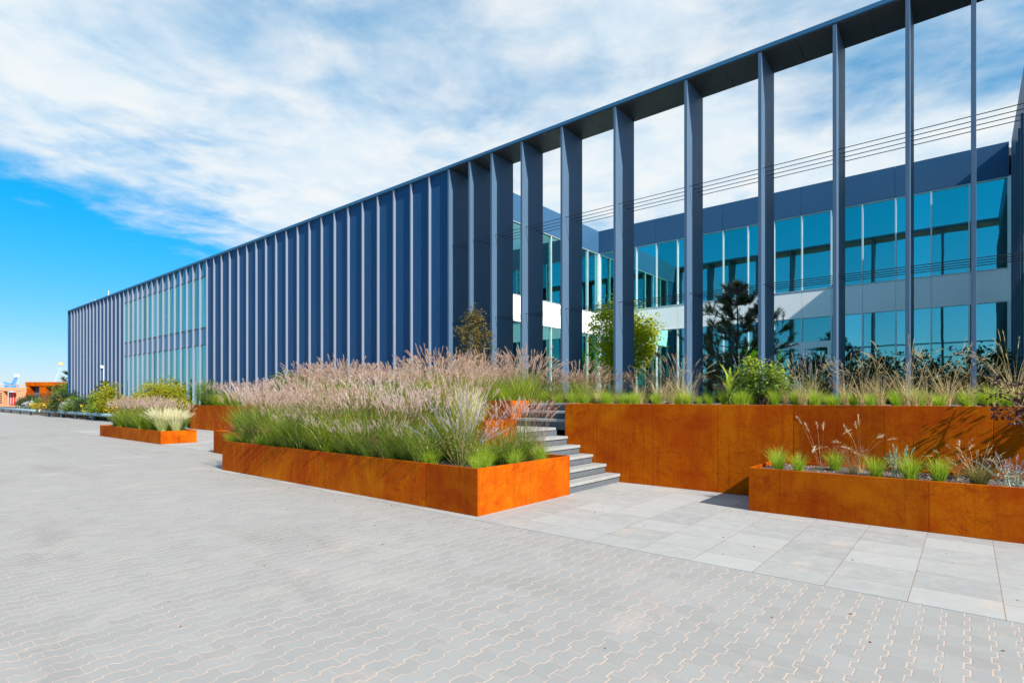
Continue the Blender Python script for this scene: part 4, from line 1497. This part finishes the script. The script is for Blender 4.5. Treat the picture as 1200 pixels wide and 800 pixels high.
def container(label, loc, col, rz=0.0, L=12.2, mats='container_red'):
    t = thing('shipping_container', label, 'container', loc, rz, 'containers on the far left')
    W, H = 2.44, 2.6
    m = MB()
    n = int(L / 0.3)
    for k in range(n):
        d = 0.05 * (k % 2)
        m.box(0.1 + k * (L - 0.2) / n, 0.1 + (k + 1) * (L - 0.2) / n, d, W - d, 0.15, H - 0.12)
    m.build('body', mats, t)
    m = MB()
    for (x0, x1) in ((0, 0.12), (L - 0.12, L)):
        for (y0, y1) in ((-0.02, 0.12), (W - 0.12, W + 0.02)):
            m.box(x0, x1, y0, y1, 0, H)
    for z0, z1 in ((0, 0.16), (H - 0.13, H)):
        for (y0, y1) in ((-0.015, 0.1), (W - 0.1, W + 0.015)):
            m.box(0.12, L - 0.12, y0, y1, z0, z1)
    m.build('frame', mats, t)
    m = MB()
    for k in range(4):
        m.tube([(L + 0.03, 0.4 + 0.52 * k, 0.2), (L + 0.03, 0.4 + 0.52 * k, H - 0.2)], 0.03, 6)
    m.build('door_bars', 'white_paint', t)
    return t


FR = Vector((-148.0, 20.6, 0))
XA, YA = Vector((math.cos(YAW), math.sin(YAW), 0)), Vector((-math.sin(YAW), math.cos(YAW), 0))
box_ = container('red shipping container with closed doors inside the cream frame on the far left', FR + XA * 0.55 + YA * 13.4 + Vector((0, 0, 0.3)), 0, YAW - R(90))
del box_['group']
gate = thing('loading_frame', 'cream painted portal frame in front of the red container on the far left', 'portal frame', FR, YAW)
for nm, b_ in (('post', (-1.2, 0.5, 0, 1.0, 0, 3.1)), ('post', (3.1, 4.1, 0, 1.0, 0, 3.1)), ('beam', (-1.3, 4.1, -0.1, 1.1, 3.1, 3.8)), ('sill', (0.5, 3.1, 0.0, 0.8, 0, 0.3))):
    box_part(nm, 'container_cream', gate, *b_, bevel=0.03)
m = MB()
for k in range(5):
    m.box(-0.1, 0.25, -0.03, 0.01, 0.7 + 0.45 * k, 0.95 + 0.45 * k)
m.build('vents', 'black_plastic', gate)
m = MB()
for k in range(5):
    m.tube([(-1.2 + k * 1.3, 0.5, 3.8), (-1.2 + k * 1.3, 0.5, 4.3)], 0.05, 5)
m.tube([(-1.3, 0.5, 4.3), (4.1, 0.5, 4.3)], 0.05, 5)
m.build('railing', 'container_cream', gate)


def lattice(mb, p0, p1, w0, w1, n, r=0.12):
    p0, p1 = Vector(p0), Vector(p1)
    d = (p1 - p0).normalized()
    a = d.cross(Vector((0, 1, 0))).normalized()
    b_ = d.cross(a)
    prev = None
    for k in range(n + 1):
        f = k / n
        c = p0 + (p1 - p0) * f
        wd = w0 + (w1 - w0) * f
        q = [c + (a * sx + b_ * sy) * wd for sx, sy in ((-1, -1), (1, -1), (1, 1), (-1, 1))]
        if prev:
            for i in range(4):
                mb.tube([prev[i], q[i]], r, 4, cap=False)
                mb.tube([prev[i], q[(i + 1) % 4]], r * 0.6, 4, cap=False)
        prev = q


# harbour cranes far behind
cr = thing('harbour_crane', 'pale lattice jib crane with a yellow tip far behind the pavilion', 'crane', (-446, 86.5, 0), YAW)
m = MB()
lattice(m, (-3.2, 0, 4), (4.9, 0, 23.2), 0.9, 0.5, 14, 0.10)
m.build('jib', 'crane_pale', cr)
m = MB()
m.box(4.0, 5.8, -0.6, 0.6, 22.6, 24.4)
m.build('jib_head', 'crane_yellow', cr, bevel=0.2)
m = MB()
m.tube([(5.5, 0, 23), (5.5, 0, 9)], 0.05, 5)
m.build('hoist_rope', 'crane_pale', cr)
m = MB()
m.box(-7, 0, -3, 3, 0, 6)
m.build('cab', 'crane_blue', cr, bevel=0.3)
cr2 = thing('harbour_crane', 'blue slewing harbour crane with white head far off on the left edge', 'crane', (-531, 82, 0), YAW)
m = MB()
m.tube([(-3, 0, 0), (-3, 0, 9)], [1.6, 1.2], 12)
m.build('tower', 'crane_pale', cr2)
m = MB()
m.box(-6.5, 0.5, -2, 2, 9, 12)
m.build('machine_house', 'crane_blue', cr2, bevel=0.3)
m = MB()
lattice(m, (-2, 0, 12), (0.8, 0, 17.5), 0.7, 0.6, 5, 0.2)
lattice(m, (-9, 0, 13.5), (-2, 0, 11.5), 0.4, 0.5, 5, 0.16)
m.build('jib', 'crane_blue', cr2)
m = MB()
m.box(-0.4, 1.8, -1, 1, 17.2, 19)
m.build('jib_head', 'white_paint', cr2, bevel=0.2)
m = MB()
m.tube([(1.6, 0, 17.5), (1.6, 0, 6)], 0.12, 5)
m.tube([(0, 0, 18), (-8, 0, 13.5)], 0.08, 5)
m.build('hoist_rope', 'crane_pale', cr2)
gt = thing('gantry', 'pale steel harbour gantry far off on the left edge', 'gantry', (-540, 73, 0), YAW)
m = MB()
for x in (-10, -2, 5):
    m.tube([(x, 0, 0), (x, 0, 12)], 0.4, 6)
m.build('legs', 'crane_pale', gt)
m = MB()
lattice(m, (-12, 0, 12.4), (6, 0, 12.4), 0.8, 0.8, 10, 0.15)
m.build('girder', 'crane_pale', gt)

# remove any source plant that was never placed
for o in list(D.objects):
    if o.parent is None and o.type == 'EMPTY' and o.location.z < -40:
        for c in list(o.children):
            D.objects.remove(c)
        D.objects.remove(o)
